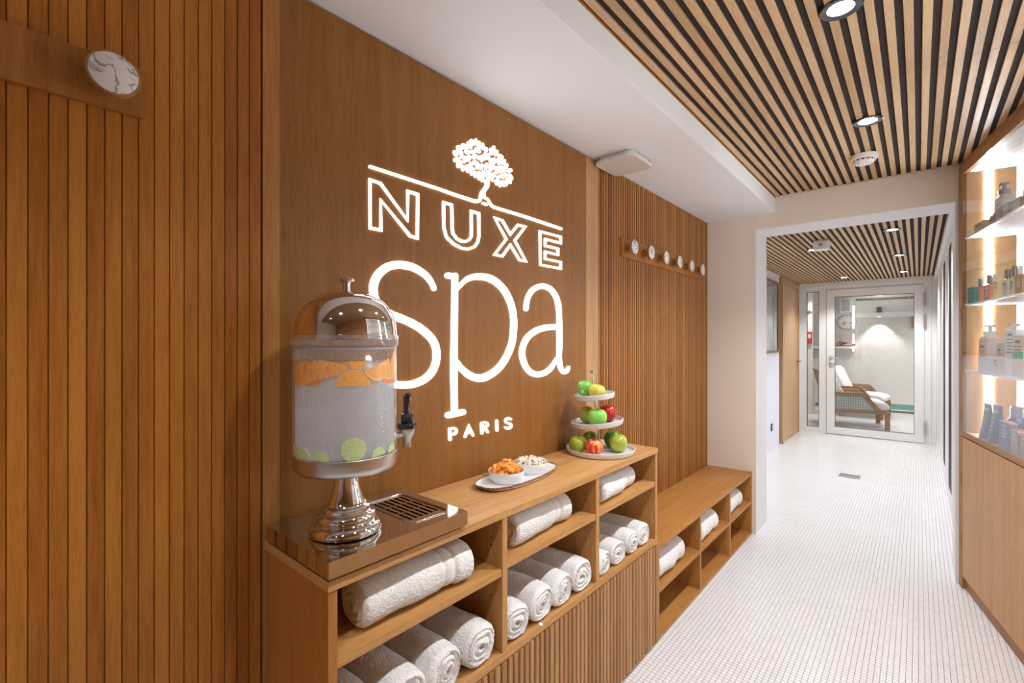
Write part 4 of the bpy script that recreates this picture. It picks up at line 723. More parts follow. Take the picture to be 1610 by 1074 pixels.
# ================================================================== SNACKS
def plate_mesh():
    b = MB(); n = 72
    a, c = .198, .082       # half length (Y), half depth (X)
    rings = [(.86, .0055), (.90, .0065), (.97, .012), (1.0, .0175), (1.012, .0165), (.985, .009), (.90, .001), (.8, 0)]
    sq = 3.0
    def P(k, s, z):
        t = 2*PI*k/n; x = math.copysign(abs(math.cos(t))**(2/sq), math.cos(t)); y = math.copysign(abs(math.sin(t))**(2/2.15), math.sin(t))
        return (c*x*s*(1-.0*abs(y)), a*y*s, z)
    v = [(0, 0, .0055)]; f = []
    for s, z in rings: v += [P(k, s, z) for k in range(n)]
    for k in range(n): f.append((0, 1+k, 1+(k+1) % n))
    m = [0]*n
    for r in range(len(rings)-1):
        for k in range(n):
            f.append((1+r*n+k, 1+(r+1)*n+k, 1+(r+1)*n+(k+1) % n, 1+r*n+(k+1) % n)); m.append(1 if 2 <= r <= 4 else 0)
    f.append(tuple(1+(len(rings)-1)*n+k for k in range(n))); m.append(0)
    b.add(v, f); b.m = m; return b
def rim_brown():
    m, nt, b = mat('speckled_brown_rim'); L = nt.links.new
    n = N(nt, 'ShaderNodeTexNoise', _Scale=230., _Detail=3.); tc = N(nt, 'ShaderNodeTexCoord'); L(tc.outputs['Object'], n.inputs[0])
    cr = N(nt, 'ShaderNodeValToRGB'); e = cr.color_ramp.elements; e[0].position = .42; e[0].color = (.13, .045, .018, 1); e[1].position = .62; e[1].color = (.55, .38, .26, 1)
    L(n.outputs['Fac'], cr.inputs[0]); L(cr.outputs[0], b.inputs['Base Color']); b.inputs['Roughness'].default_value = .25; return m
PLX, PLY = -1.062, 1.268
pl = plate_mesh().build('serving_tray', [ceramic, rim_brown()], smooth=True, loc=(PLX, PLY, ZT), rz=R(4))
tag(pl, 'long white serving tray with a speckled brown rim holding two bowls', 'tray')
def bowl(name, x, y, r, lab):
    z0 = ZT+.0057
    o = MB().lathe([(0, 0), (r*.80, 0), (r*.84, .003), (r*.97, .018), (r, .036), (r*.985, .0375), (r*.965, .0365), (r*.93, .019), (r*.80, .006), (0, .0055)], 64).build(name, ceramic, smooth=True, loc=(x, y, z0))
    return tag(o, lab, 'bowl')
BA = (-1.058, 1.198, .0615); BN = (-1.066, 1.345, .0615)
bowl('snack_bowl', *BA, 'round white bowl heaped with orange dried apricots')
bowl('snack_bowl', *BN, 'round white bowl filled with pale pistachio nuts')
# dried apricots
apm = []
for i in range(5):
    rnd = random.Random(40+i); bm = bmesh.new(); bmesh.ops.create_icosphere(bm, subdivisions=3, radius=1)
    for v in bm.verts:
        p = v.co.copy(); nz = noise.noise(p*1.6+Vector((i*5, 0, 0))); n2 = noise.noise(p*4+Vector((i*9, 3, 0)))
        r = 1+.18*nz+.07*n2; dip = .45*math.exp(-((p.x**2+p.y**2)/.22)) if p.z > 0 else .1*math.exp(-((p.x**2+p.y**2)/.3))
        v.co = Vector((p.x*.0150*r, p.y*.0108*r, p.z*.0062*(r-dip)+.004*(p.x**2-.4)*(.6 if i % 2 else -.3)))
    me = bpy.data.meshes.new('dried_apricot'); bm.to_mesh(me); bm.free()
    for p in me.polygons: p.use_smooth = True
    apm.append(me)
def fruit_skin(name, c1, c2, scale=90., rough=.35, sss=.15, lo=.35, hi=.65):
    m, nt, b = mat(name); L = nt.links.new; n = N(nt, 'ShaderNodeTexNoise', _Scale=scale, _Detail=4.)
    oi = N(nt, 'ShaderNodeObjectInfo'); tc = N(nt, 'ShaderNodeTexCoord'); va = N(nt, 'ShaderNodeVectorMath', operation='ADD'); L(tc.outputs['Object'], va.inputs[0]); L(oi.outputs['Location'], va.inputs[1]); L(va.outputs[0], n.inputs[0])
    cr = N(nt, 'ShaderNodeValToRGB'); e = cr.color_ramp.elements; e[0].position = lo; e[0].color = (*c1, 1); e[1].position = hi; e[1].color = (*c2, 1)
    L(n.outputs['Fac'], cr.inputs[0]); L(cr.outputs[0], b.inputs['Base Color']); b.inputs['Roughness'].default_value = rough
    b.inputs['Subsurface Weight'].default_value = sss; b.inputs['Subsurface Radius'].default_value = (.01, .004, .002); b.inputs['Subsurface Scale'].default_value = .5
    bp = N(nt, 'ShaderNodeBump', _Strength=.3, _Distance=.001); L(n.outputs['Fac'], bp.inputs['Height']); L(bp.outputs[0], b.inputs['Normal']); return m
am = [fruit_skin('apricot_orange', (.72, .20, .015), (.95, .42, .06)), fruit_skin('apricot_amber', (.85, .30, .03), (1., .52, .12)), fruit_skin('apricot_deep', (.55, .13, .01), (.85, .30, .04))]
for me, m in zip(apm, (am[0], am[1], am[0], am[2], am[1])): me.materials.append(m)
rnd = random.Random(5); zb = ZT+.0057
na = 0
for layer, (cnt, rr, z) in enumerate(((13, .038, .0330), (11, .044, .0375), (12, .036, .0425), (9, .026, .0505), (6, .015, .0570), (2, .006, .062))):
    for k in range(cnt):
        a = 2*PI*k/cnt+layer*.5+rnd.uniform(-.2, .2); r = rr*rnd.uniform(.88, 1.04)
        o = bpy.data.objects.new('dried_apricot', apm[rnd.randrange(5)]); COL.objects.link(o)
        o.location = (BA[0]+r*math.cos(a), BA[1]+r*math.sin(a), zb+z+rnd.uniform(-.002, .002))
        o.rotation_euler = (rnd.uniform(-.9, .9), rnd.uniform(-.9, .9), rnd.uniform(0, 6.3)); s = rnd.uniform(.95, 1.2); o.scale = (s, s, s*1.2)
        tag(o, 'wrinkled orange dried apricot heaped in the near white bowl', 'dried apricot', 'dried apricots in the near bowl')
# nuts
nm = []
for i in range(3):
    bm = bmesh.new(); bmesh.ops.create_icosphere(bm, subdivisions=2, radius=1)
    for v in bm.verts:
        p = v.co.copy(); r = 1+.1*noise.noise(p*2+Vector((i*4, 0, 0)))
        cut = .55 if (p.z > .25 and abs(p.y) < .28) else 1
        v.co = Vector((p.x*.0095*r, p.y*.0058*r, p.z*.0045*r*cut))
    me = bpy.data.meshes.new('pistachio_nut'); bm.to_mesh(me); bm.free(); [setattr(p, 'use_smooth', True) for p in me.polygons]
    me.materials.append((fruit_skin('shell_cream', (.62, .50, .36), (.86, .80, .68), 160., .5, 0), fruit_skin('shell_pale', (.70, .62, .50), (.88, .84, .76), 160., .5, 0), fruit_skin('shell_brown', (.28, .20, .11), (.66, .56, .42), 160., .5, 0, .42, .56))[i]); nm.append(me)
for layer, (cnt, rr, z) in enumerate(((20, .053, .0345), (18, .046, .037), (16, .038, .0405), (12, .029, .0425), (9, .020, .044), (6, .011, .0455), (14, .042, .0415), (2, .004, .046))):
    for k in range(cnt):
        a = 2*PI*k/cnt+layer*.37+rnd.uniform(-.15, .15); r = rr*rnd.uniform(.93, 1.04)
        o = bpy.data.objects.new('pistachio_nut', nm[rnd.choice((0, 1, 1, 0, 2))]); COL.objects.link(o)
        o.location = (BN[0]+r*math.cos(a), BN[1]+r*math.sin(a), zb+z+rnd.uniform(-.0015, .0015))
        o.rotation_euler = (rnd.uniform(-.8, .8), rnd.uniform(-.8, .8), rnd.uniform(0, 6.3))
        tag(o, 'pale pistachio nut in the far white bowl', 'nut', 'pistachio nuts in the far bowl')
# ================================================================== FRUIT STAND
SX, SY = -1.040, 1.790
fs = empty('fruit_stand', (SX, SY, ZT)); tag(fs, 'three-tier white fruit stand with a metal stem at the end of the worktop', 'fruit stand')
TIERS = ((.000, .147), (.118, .1125), (.2320, .0865))
LEAN = Matrix.Rotation(R(5.8), 4, Vector((.653, -.758, 0)))      # the stem stands a little off plumb
for k, (z, r) in enumerate(TIERS):
    MB().lathe([(0, z), (r*.90, z), (r*.955, z+.003), (r*.99, z+.014), (r, z+.0225), (r*.985, z+.0235), (r*.965, z+.021), (r*.935, z+.009), (r*.90, z+.0065), (0, z+.006)], 80, T=LEAN if k else None).build('plate', ceramic_mat, fs, smooth=True)
MB().lathe([(0, .006), (.0036, .006), (.0036, .345), (0, .345)], 20, T=LEAN).build('stem', steel, fs, smooth=True)
MB().lathe([(.003, .325), (.006, .330), (.0035, .334), (.004, .343), (.0105, .347), (.011, .351), (.006, .3535), (0, .354)], 24, T=LEAN).build('stem_finial', steel, fs, smooth=True)
def apple_mesh(c1, c2, seed, r=.036, h=.034, scale=14., lo=.35, hi=.65, streak=False):
    rnd = random.Random(seed); prof = []
    for k in range(33):
        t = PI*k/32; rr = math.sin(t)**.82*(1-.10*math.cos(t)*-1*0) ; z = -math.cos(t)
        rr *= 1+.07*z; zz = h*z
        zz -= .011*math.exp(-(rr/.30)**2) if z > 0 else -.006*math.exp(-(rr/.25)**2)
        prof.append((r*rr if 0 < k < 32 else 0, zz))
    b = MB().lathe(prof, 40); v2 = []
    for x, y, z in b.v:
        n_ = 1+.035*noise.noise(Vector((x*28+seed, y*28, z*28))); a = math.atan2(y, x); n_ *= 1+.018*math.cos(5*a+seed)*(1 if z < 0 else .4)
        v2.append((x*n_, y*n_, z*n_))
    b.v = v2
    m = fruit_skin('apple_skin', c1, c2, scale, .22, .1, lo, hi); bs = m.node_tree.nodes['Principled BSDF']; bs.inputs['Coat Weight'].default_value = .15; bs.inputs['Coat Roughness'].default_value = .25
    if streak:
        nt = m.node_tree; mp = N(nt, 'ShaderNodeMapping'); mp.inputs['Scale'].default_value = (1, 1, .28)
        nz = [q for q in nt.nodes if q.type == 'TEX_NOISE'][0]; src = nz.inputs[0].links[0].from_socket; nt.links.new(src, mp.inputs[0]); nt.links.new(mp.outputs[0], nz.inputs[0])
    return b, m
zmin_a = .034-.006
def apple(x, y, tier, c1, c2, seed, lab, r=.036, h=.034, tilt=(0, 0, 0), sticker=False, **k):
    b, m = apple_mesh(c1, c2, seed, r, h, **k)
    z = ZT+TIERS[tier][0]+.0066+h*.995
    pv = Vector((x-SX, y-SY, z-ZT)); pv = LEAN @ pv if tier else pv
    o = b.build('apple', m, smooth='all', loc=(SX+pv.x, SY+pv.y, ZT+pv.z)); o.rotation_euler = tilt
    s = MB().tube([(0, 0, h*.60), (.0008, .0, h*.85), (.0025, .001, h*1.12)], [.0012, .0011, .0016], 8).build('stem', plain('apple_stem', (.10, .06, .025), .7), o, smooth=True)
    if sticker:
        q = Vector((-x, -y, 1.35-z)).normalized(); q = (q+Vector((-.25, -.30, -.42))).normalized()
        T = Matrix.Translation(q*r*1.0) @ q.to_track_quat('Z', 'Y').to_matrix().to_4x4()
        MB().lathe([(0, .0022), (.0066, .0012), (.0068, .0004)], 24, T=T).build('sticker', plain('sticker_white', (.8, .8, .83), .3), o)
        MB().box(-.004, .004, -.0012, .0012, .0022, .0026, T=T).build('sticker_print', plain('sticker_blue', (.1, .12, .4), .3), o)
    return tag(o, lab, 'apple')
YG1, YG2 = (.30, .40, .035), (.50, .58, .09)
G1, G2 = (.13, .42, .04), (.30, .62, .12)
RX = lambda x, y: (SX+x, SY+y)
apple(*RX(-.050, -.098), 0, (.27, .38, .03), (.42, .50, .06), 1, 'yellow-green apple at the left of the bottom tier', .037, .037)
apple(*RX(.026, -.094), 0, (.62, .05, .02), (.92, .36, .12), 2, 'mottled red apple at the front of the bottom tier', .0385, .035, streak=True, scale=60., lo=.46, hi=.60)
apple(*RX(.070, .030), 0, YG1, YG2, 3, 'yellow-green apple with a pale stem at the right of the bottom tier', .038, .038)
apple(*RX(.008, .092), 0, (.07, .22, .02), (.16, .36, .05), 4, 'dark green apple behind the right apple on the bottom tier', .038, .038)
apple(*RX(-.062, .020), 0, (.16, .24, .03), (.30, .36, .05), 5, 'olive apple with a dark hollow at the back of the bottom tier', .036, .036, tilt=(.5, .6, 0))
apple(*RX(.032, -.048), 1, G1, G2, 6, 'bright green apple at the front of the middle tier', .0405, .036, tilt=(.05, .1, -.6))
apple(*RX(-.050, .004), 1, (.38, .40, .04), (.55, .52, .10), 7, 'yellowish apple with a dark stem hollow at the left of the middle tier', .035, .036, tilt=(.3, .5, -.3))
apple(*RX(.028, .050), 1, (.42, .008, .012), (.66, .03, .03), 8, 'deep red apple at the right of the middle tier', .037, .037)
apple(*RX(-.037, -.010), 2, (.14, .50, .05), (.26, .66, .12), 9, 'bright green apple with a round sticker on the top tier', .035, .038, sticker=True)
apple(*RX(.030, -.027), 2, (.62, .56, .07), (.80, .70, .14), 10, 'yellow speckled apple on the top tier', .035, .030, tilt=(0, .15, 0))
# ================================================================== COAT RACKS
def marble(seed):
    m, nt, b = mat('white_marble'); L = nt.links.new; tc = N(nt, 'ShaderNodeTexCoord'); oi = N(nt, 'ShaderNodeObjectInfo')
    ad = N(nt, 'ShaderNodeVectorMath', operation='ADD'); L(tc.outputs['Object'], ad.inputs[0]); sc_ = N(nt, 'ShaderNodeVectorMath', operation='SCALE'); sc_.inputs['Scale'].default_value = 3.1; L(oi.outputs['Location'], sc_.inputs[0]); L(sc_.outputs[0], ad.inputs[1])
    n = N(nt, 'ShaderNodeTexNoise', _Scale=20., _Detail=6., _Distortion=1.6); L(ad.outputs[0], n.inputs[0])
    s = N(nt, 'ShaderNodeMath', operation='SUBTRACT'); s.inputs[1].default_value = .5; L(n.outputs['Fac'], s.inputs[0]); a = N(nt, 'ShaderNodeMath', operation='ABSOLUTE'); L(s.outputs[0], a.inputs[0])
    cr = N(nt, 'ShaderNodeValToRGB'); e = cr.color_ramp.elements; e[0].position = 0; e[0].color = (.22, .21, .22, 1); e[1].position = .05; e[1].color = (.78, .76, .74, 1); L(a.outputs[0], cr.inputs[0]); L(cr.outputs[0], b.inputs['Base Color'])
    b.inputs['Roughness'].default_value = .25; return m
marb = marble(0)
oak_knob = oak('oak_knob', 0, (.42, .21, .08), (.24, .11, .04))
rail_m = oak('oak_rail', 2, (.42, .18, .045), (.29, .11, .02))
def coat_rack(y0, y1, hooks, lab):
    t = empty('coat_rack', (XW, y0, 1.848)); tag(t, lab, 'coat rack')
    b = MB(); P_ = rrect(0, y1-y0, -.0495, .0495, .008)
    v = [(-.001, a, z) for a, z in P_]+[(.0095, a, z) for a, z in P_]; n = len(P_)
    b.add(v, [tuple(range(n)), tuple(range(n, 2*n))]+[(k, (k+1) % n, n+(k+1) % n, n+k) for k in range(n)])
    b.build('rail', rail_m, t, bevel=.0006)
    T = Matrix.Rotation(R(90), 4, 'Y')
    for hy in hooks:
        hk = MB().lathe([(0, .009), (.018, .009), (.0165, .024), (.020, .034), (.036, .042), (.0415, .047), (.0415, .056), (.0400, .0590), (.0370, .0594), (.0370, .0575), (0, .0575)], 56, T=T).build('hook', oak_knob, t, smooth=True, loc=(0, hy-y0, 0))
        MB().lathe([(0, .0577), (.0369, .0577), (.0369, .0600), (.0360, .0607), (0, .0607)], 56, T=T).build('marble_disc', marb, hk, smooth=True)
    return t
coat_rack(2.250, 3.46, (2.305, 2.512, 2.719, 2.926, 3.133, 3.340), 'oak coat rail with six marble-faced round hooks above the low bench')
coat_rack(-.96, .241, (-.83, -.578, -.325, -.072, .181), 'oak coat rail with one large round marble-faced hook on the near ribbed wall')
# ================================================================== CEILING DEVICES, DRAIN
ap = empty('wireless_access_point', (-1.083, 2.085, 2.232)); tag(ap, 'flat white square wireless access point under the soffit by the oak wall', 'access point')
MB().prism(rrect(-.092, .092, -.100, .100, .035, 8), -.020, -.002).build('back_plate', white_plastic, ap, bevel=.002)
MB().prism(rrect(-.100, .108, -.122, .112, .04, 8), -.036, -.024).build('cover', white_plastic, ap, bevel=.004, seg=3)
MB().prism(rrect(-.08, .08, -.09, .09, .03, 8), -.026, -.018).build('gap_ring', plain('grey_gap', (.12, .11, .11), .7), ap)
sd = empty('smoke_detector', (-.22, 3.11, SZ)); tag(sd, 'round white smoke detector under the slatted ceiling', 'smoke detector')
MB().lathe([(0, 0), (.062, 0), (.062, -.016), (.058, -.022), (.0, -.022)], 56).build('base', white_plastic, sd, smooth=True)
MB().lathe([(0, -.022), (.052, -.022), (.047, -.030), (.041, -.031), (0, -.031)], 56).build('sensor_slot', plain('slot_dark', (.10, .09, .08), .7), sd, smooth=True)
b = MB().lathe([(0, -.031), (.0455, -.031), (.044, -.037), (.038, -.043), (0, -.044)], 56)
for k in range(14):
    a = 2*PI*k/14; b.box(.042, .053, -.004, .004, -.031, -.022, T=Matrix.Rotation(a, 4, 'Z'))
b.lathe([(.050, -.022), (.054, -.022), (.053, -.0245), (.050, -.0245)], 56, close=True)
b.build('cap', white_plastic, sd, smooth=True)
MB().cyl((-.02, -.02, -.0435), (-.02, -.02, -.0455), .003, n=12).build('indicator', black_plastic, sd)
pj = empty('ceiling_projector', (-.624, 4.75, HZ)); tag(pj, 'small white box-shaped device hanging from the hall ceiling', 'ceiling device')
MB().prism(rrect(-.058, .058, -.05, .05, .018), -.085, -.012).build('body', white_paint, pj, bevel=.006)
MB().cyl((0, 0, 0), (0, 0, -.014), .04).build('mount', white_plastic, pj, smooth=True)
MB().cyl((.0, -.049, -.045), (.0, -.056, -.045), .014).build('lens', plain('grey_lens', (.3, .3, .32), .2), pj, smooth=True)
ss = empty('sprinkler_head', (-.118, 2.45, 2.362)); tag(ss, 'tiny black sprinkler fitting between two ceiling slats', 'sprinkler')
MB().cyl((0, 0, -.02), (0, 0, 0), .006).cyl((0, 0, -.024), (0, 0, -.02), .009).build('nozzle', black_plastic, ss)
dn = empty('floor_drain', (-.522, 5.788, 0)); tag(dn, 'rectangular stainless drain grate set in the hall floor', 'drain')
MB().box(-.089, .089, -.075, -.067, 0, .004).box(-.089, .089, .067, .075, 0, .004).box(-.089, -.081, -.067, .067, 0, .004).box(.081, .089, -.067, .067, 0, .004).build('frame', steel, dn)
b = MB().box(-.081, .081, -.067, .067, 0, .001)
for k in range(11): b.box(-.078+k*.0145, -.070+k*.0145, -.06, .06, .001, .003)
b.build('grate', plain('grate_steel', (.34, .33, .31), .4, .8), dn)
# ================================================================== HALL WALL THINGS
pf = empty('framed_picture', (HX0, 6.30, 1.66)); tag(pf, 'tall framed picture under glass on the lilac hall wall', 'picture')
py0, py1, pz0, pz1 = -.55, .55, -.45, .45
fb = MB(); q = .028
fb.box(0, .024, py0, py1, pz0, pz0+q).box(0, .024, py0, py1, pz1-q, pz1).box(0, .024, py0, py0+q, pz0+q, pz1-q).box(0, .024, py1-q, py1, pz0+q, pz1-q)
fb.build('frame', oak_pic, pf, bevel=.002)
def art():
    m, nt, b = mat('grey_print'); L = nt.links.new; tc = N(nt, 'ShaderNodeTexCoord'); n = N(nt, 'ShaderNodeTexNoise', _Scale=3.5, _Detail=5., _Distortion=.6); L(tc.outputs['Object'], n.inputs[0])
    cr = N(nt, 'ShaderNodeValToRGB'); e = cr.color_ramp.elements; e[0].position = .4; e[0].color = (.50, .50, .50, 1); e[1].position = .6; e[1].color = (.24, .24, .25, 1); L(n.outputs['Fac'], cr.inputs[0]); L(cr.outputs[0], b.inputs['Base Color']); b.inputs['Roughness'].default_value = .6; return m
MB().box(.002, .010, py0+q, py1-q, pz0+q, pz1-q).build('print', art(), pf)
MB().box(.012, .014, py0+q, py1-q, pz0+q, pz1-q).build('glass', glass, pf)
so = empty('wall_socket', (HX0, 6.55, .283)); tag(so, 'small dark wall switch plate low on the lilac hall wall', 'socket')
MB().box(0, .010, -.042, .042, -.045, .045).build('plate', plain('socket_dark', (.035, .035, .04), .35), so, bevel=.003)
MB().box(.010, .014, -.008, .030, -.026, .026).build('rocker', plain('socket_white', (.6, .6, .62), .4), so, bevel=.002)
# ================================================================== ROOM BEYOND THE DOOR
cushion_m = plain('cushion_cloth', (.72, .70, .70), .9, bump=.2, bscale=300)
cane_m = None
def cane():
    m = bpy.data.materials.new('woven_cane'); m.use_nodes = True; nt = m.node_tree; b = nt.nodes['Principled BSDF']; L = nt.links.new
    tc = N(nt, 'ShaderNodeTexCoord'); sx = N(nt, 'ShaderNodeSeparateXYZ'); L(tc.outputs['Object'], sx.inputs[0]); ds = []
    for a in (0, 2):
        mu = N(nt, 'ShaderNodeMath', operation='MULTIPLY'); mu.inputs[1].default_value = 32.; L(sx.outputs[a], mu.inputs[0]); fr_ = N(nt, 'ShaderNodeMath', operation='FRACT'); L(mu.outputs[0], fr_.inputs[0])
        s = N(nt, 'ShaderNodeMath', operation='SUBTRACT'); s.inputs[1].default_value = .5; L(fr_.outputs[0], s.inputs[0]); ds.append(s)
    cb_ = N(nt, 'ShaderNodeCombineXYZ'); L(ds[0].outputs[0], cb_.inputs[0]); L(ds[1].outputs[0], cb_.inputs[1]); ln = N(nt, 'ShaderNodeVectorMath', operation='LENGTH'); L(cb_.outputs[0], ln.inputs[0])
    lt = N(nt, 'ShaderNodeMath', operation='GREATER_THAN'); lt.inputs[1].default_value = .26; L(ln.outputs['Value'], lt.inputs[0]); mc = N(nt, 'ShaderNodeMix', data_type='RGBA'); L(lt.outputs[0], mc.inputs[0]); mc.inputs[6].default_value = (.06, .07, .07, 1); mc.inputs[7].default_value = (.40, .42, .40, 1); L(mc.outputs[2], b.inputs['Base Color']); b.inputs['Roughness'].default_value = .6; return m
cane_m = cane()
def lounge(x, y, rz, lab):
    t = empty('lounge_chair', (x, y, 0), rz); tag(t, lab, 'chair', 'lounge chairs beyond the glass door')
    # faces +X; front at x=0, width 0.66
    for s in (-1, 1):
        yy = s*.36
        MB().box(-.06, 0, yy-.022, yy+.022, 0, .275).build('leg', teak, t, bevel=.004)
        MB().box(-.78, -.71, yy-.022, yy+.022, 0, .245).build('leg', teak, t, bevel=.004)
        MB().box(-.90, -.001, yy-.018, yy+.018, .235, .285).build('side_rail', teak, t, bevel=.004)
        # arm that slopes down to the front
        P_ = [(-.86, .555), (-.33, .555), (-.29, .54), (-.10, .285), (-.165, .285), (-.335, .51), (-.86, .51)]
        b = MB(); n = len(P_)
        b.add([(a, yy-.03, z) for a, z in P_]+[(a, yy+.03, z) for a, z in P_], [tuple(range(n)), tuple(range(n, 2*n))]+[(k, (k+1) % n, n+(k+1) % n, n+k) for k in range(n)])
        b.build('armrest', teak, t, bevel=.004)
        Q_ = [(-.86, .285), (-.86, .51), (-.335, .51), (-.165, .285)]
        MB().add([(a, yy, z) for a, z in Q_]+[(a, yy+.006*s, z) for a, z in Q_], [(0, 1, 2, 3), (4, 5, 6, 7), (0, 1, 5, 4), (1, 2, 6, 5), (2, 3, 7, 6), (3, 0, 4, 7)]).build('cane_panel', cane_m, t)
    MB().box(-.05, -.01, -.31, .31, .235, .275).build('front_rail', teak, t)
    # seat cushion: thick, rolled over the front edge
    prof = [(-.80, .30), (-.80, .40), (-.5, .425), (-.2, .43), (-.04, .405), (.015, .36), (.01, .305), (-.04, .285), (-.3, .29)]
    b = MB(); n = len(prof); b.add([(a, -.325, z) for a, z in prof]+[(a, .325, z) for a, z in prof], [tuple(range(n)), tuple(range(n, 2*n))]+[(k, (k+1) % n, n+(k+1) % n, n+k) for k in range(n)])
    b.build('seat_cushion', cushion_m, t, bevel=.035, seg=5, smooth='all')
    prof = [(-.62, .42), (-.52, .44), (-.60, .62), (-.70, .86), (-.76, .895), (-.87, .88), (-.86, .80), (-.74, .60)]
    b = MB(); n = len(prof); b.add([(a, -.31, z) for a, z in prof]+[(a, .31, z) for a, z in prof], [tuple(range(n)), tuple(range(n, 2*n))]+[(k, (k+1) % n, n+(k+1) % n, n+k) for k in range(n)])
    b.build('back_cushion', cushion_m, t, bevel=.03, seg=5, smooth='all')
    prof = [(-.80, .30), (-.77, .30), (-.92, .90), (-.95, .90)]
    b = MB(); n = 4; b.add([(a, -.325, z) for a, z in prof]+[(a, .325, z) for a, z in prof], [(0, 1, 2, 3), (4, 5, 6, 7), (0, 1, 5, 4), (1, 2, 6, 5), (2, 3, 7, 6), (3, 0, 4, 7)]); b.build('backrest_frame', teak, t, bevel=.003)
    return t
lounge(-.403, 9.504, R(12), 'pale cushioned lounge chair with a cane side, the one nearer the glass door')
lounge(-.42, 10.60, R(-6), 'pale cushioned lounge chair farther back by the tiled wall')
# spot fitting washing the wall
wl = empty('wall_spotlight', (-.573, BY, 1.963)); tag(wl, 'small dark square spotlight on the white ledge of the far tiled wall', 'lamp')
MB().box(-.035, .035, -.085, 0, -.05, .05).build('housing', plain('lamp_grey', (.08, .08, .085), .4), wl, bevel=.003)
for s, zz, rx in ((-1, -.06, R(-16)), (1, .06, R(180+14))):
    l = bpy.data.lights.new('wall_lamp', 'SPOT'); l.energy = 60 if s < 0 else 30; l.color = (1, .98, .94); l.spot_size = R(92); l.spot_blend = .35; l.shadow_soft_size = .02
    o = bpy.data.objects.new('wall_lamp', l); COL.objects.link(o); o.parent = wl; o.location = (0, -.125, zz); o.rotation_euler = (rx, 0, 0)
for x, y, lb in ((-.3, 9.4, 'nearest the glass door'), (-1.4, 9.9, 'on the left'), (.4, 10.5, 'on the right')):  # ceiling lamps of this room, all out of view
    l = downlight(x, y, 2.36, BACK_W*1.2, 'unseen recessed downlight of the room beyond the glass door, '+lb, (1, .975, .94)); l['group'] = 'unseen downlights of the room beyond'
def text_mesh(s, size, m, name, ext=.0006):
    c = bpy.data.curves.new('t', 'FONT'); c.body = s; c.size = size; c.extrude = ext; c.align_x = 'CENTER'
    o = bpy.data.objects.new('t', c); COL.objects.link(o); bpy.context.view_layer.update()
    me = bpy.data.meshes.new_from_object(o.evaluated_get(bpy.context.evaluated_depsgraph_get())); bpy.data.objects.remove(o); me.name = name; me.materials.clear(); me.materials.append(m); return me
gold = plain('gold_print', (.50, .30, .20), .4)
me = text_mesh('SPA', .042, gold, 'wall_lettering')
o = bpy.data.objects.new('wall_lettering', me); COL.objects.link(o); o.location = (-.665, BY-.001, 1.462); o.rotation_euler = (R(90), 0, 0); tag(o, 'small copper-coloured SPA lettering on the far tiled wall', 'lettering')
tag(MB().box(-.57, -.15, BY-.002, BY, 1.479, 1.4825).build('copper_line', gold), 'thin copper line beside the small lettering on the far tiled wall', 'decoration')
# left nook: clock, flower shelf, ventilation box, light tube
NX1 = -.952
struct(MB().box(-2.1, NX1+.012, BY-.012, BY, 0, 2.36).build('wall_nook', wall_tile))
ck = empty('wall_clock', (-1.08, BY-.012, 1.735)); tag(ck, 'oval white wall clock above the flower shelf, seen through the glass door', 'clock')
T = Matrix.Diagonal((1, 1, 1, 1)) @ Matrix.Rotation(R(90), 4, 'X')
def oval(b, r, k, d0, d1, n=48): return b.prism([(r*math.cos(2*PI*i/n), r*k*math.sin(2*PI*i/n)) for i in range(n)], d0, d1, T=Matrix.Rotation(R(90), 4, 'X'))
oval(MB(), .155, .92, 0, .028).build('rim', plain('clock_rim', (.42, .40, .40), .3, .6), ck, bevel=.003)
oval(MB(), .143, .92, .026, .030).build('face', plain('clock_face', (.80, .80, .80), .4), ck)
b = MB()
for k in range(12):
    a = 2*PI*k/12; b.box(-.005, .005, -.0325, -.030, -.010, .010, T=Matrix.Translation((.118*math.sin(a), 0, .108*math.cos(a))))
b.build('hour_marks', plain('clock_ink', (.12, .12, .13), .5), ck)
oval(MB(), .020, 1, .030, .032, 20).build('dial', gold, ck, loc=(.055, 0, -.02)); oval(MB(), .020, 1, .030, .032, 20).build('dial', gold, ck, loc=(-.06, 0, -.03))
MB().tube([(0, -.036, 0), (-.045, -.036, -.075)], .0035).tube([(0, -.036, 0), (-.055, -.036, .012)], .003).build('hands', bpy.data.materials['clock_ink'], ck)
fsz = 1.255
fl = MB().box(-1.9, -.93, BY-.27, BY-.012, fsz-.045, fsz).build('flower_shelf', white_paint, bevel=.004); tag(fl, 'white wall shelf carrying flowers, seen through the glass door', 'shelf')
petal = {'red': plain('petal_red', (.42, .01, .02), .6), 'yellow': plain('petal_yellow', (.85, .42, .04), .6), 'pink': plain('petal_pink', (.75, .30, .32), .6), 'crimson': plain('petal_crimson', (.30, .005, .05), .6)}
leafm = plain('leaf_green', (.05, .10, .03), .6)
rnd = random.Random(9)
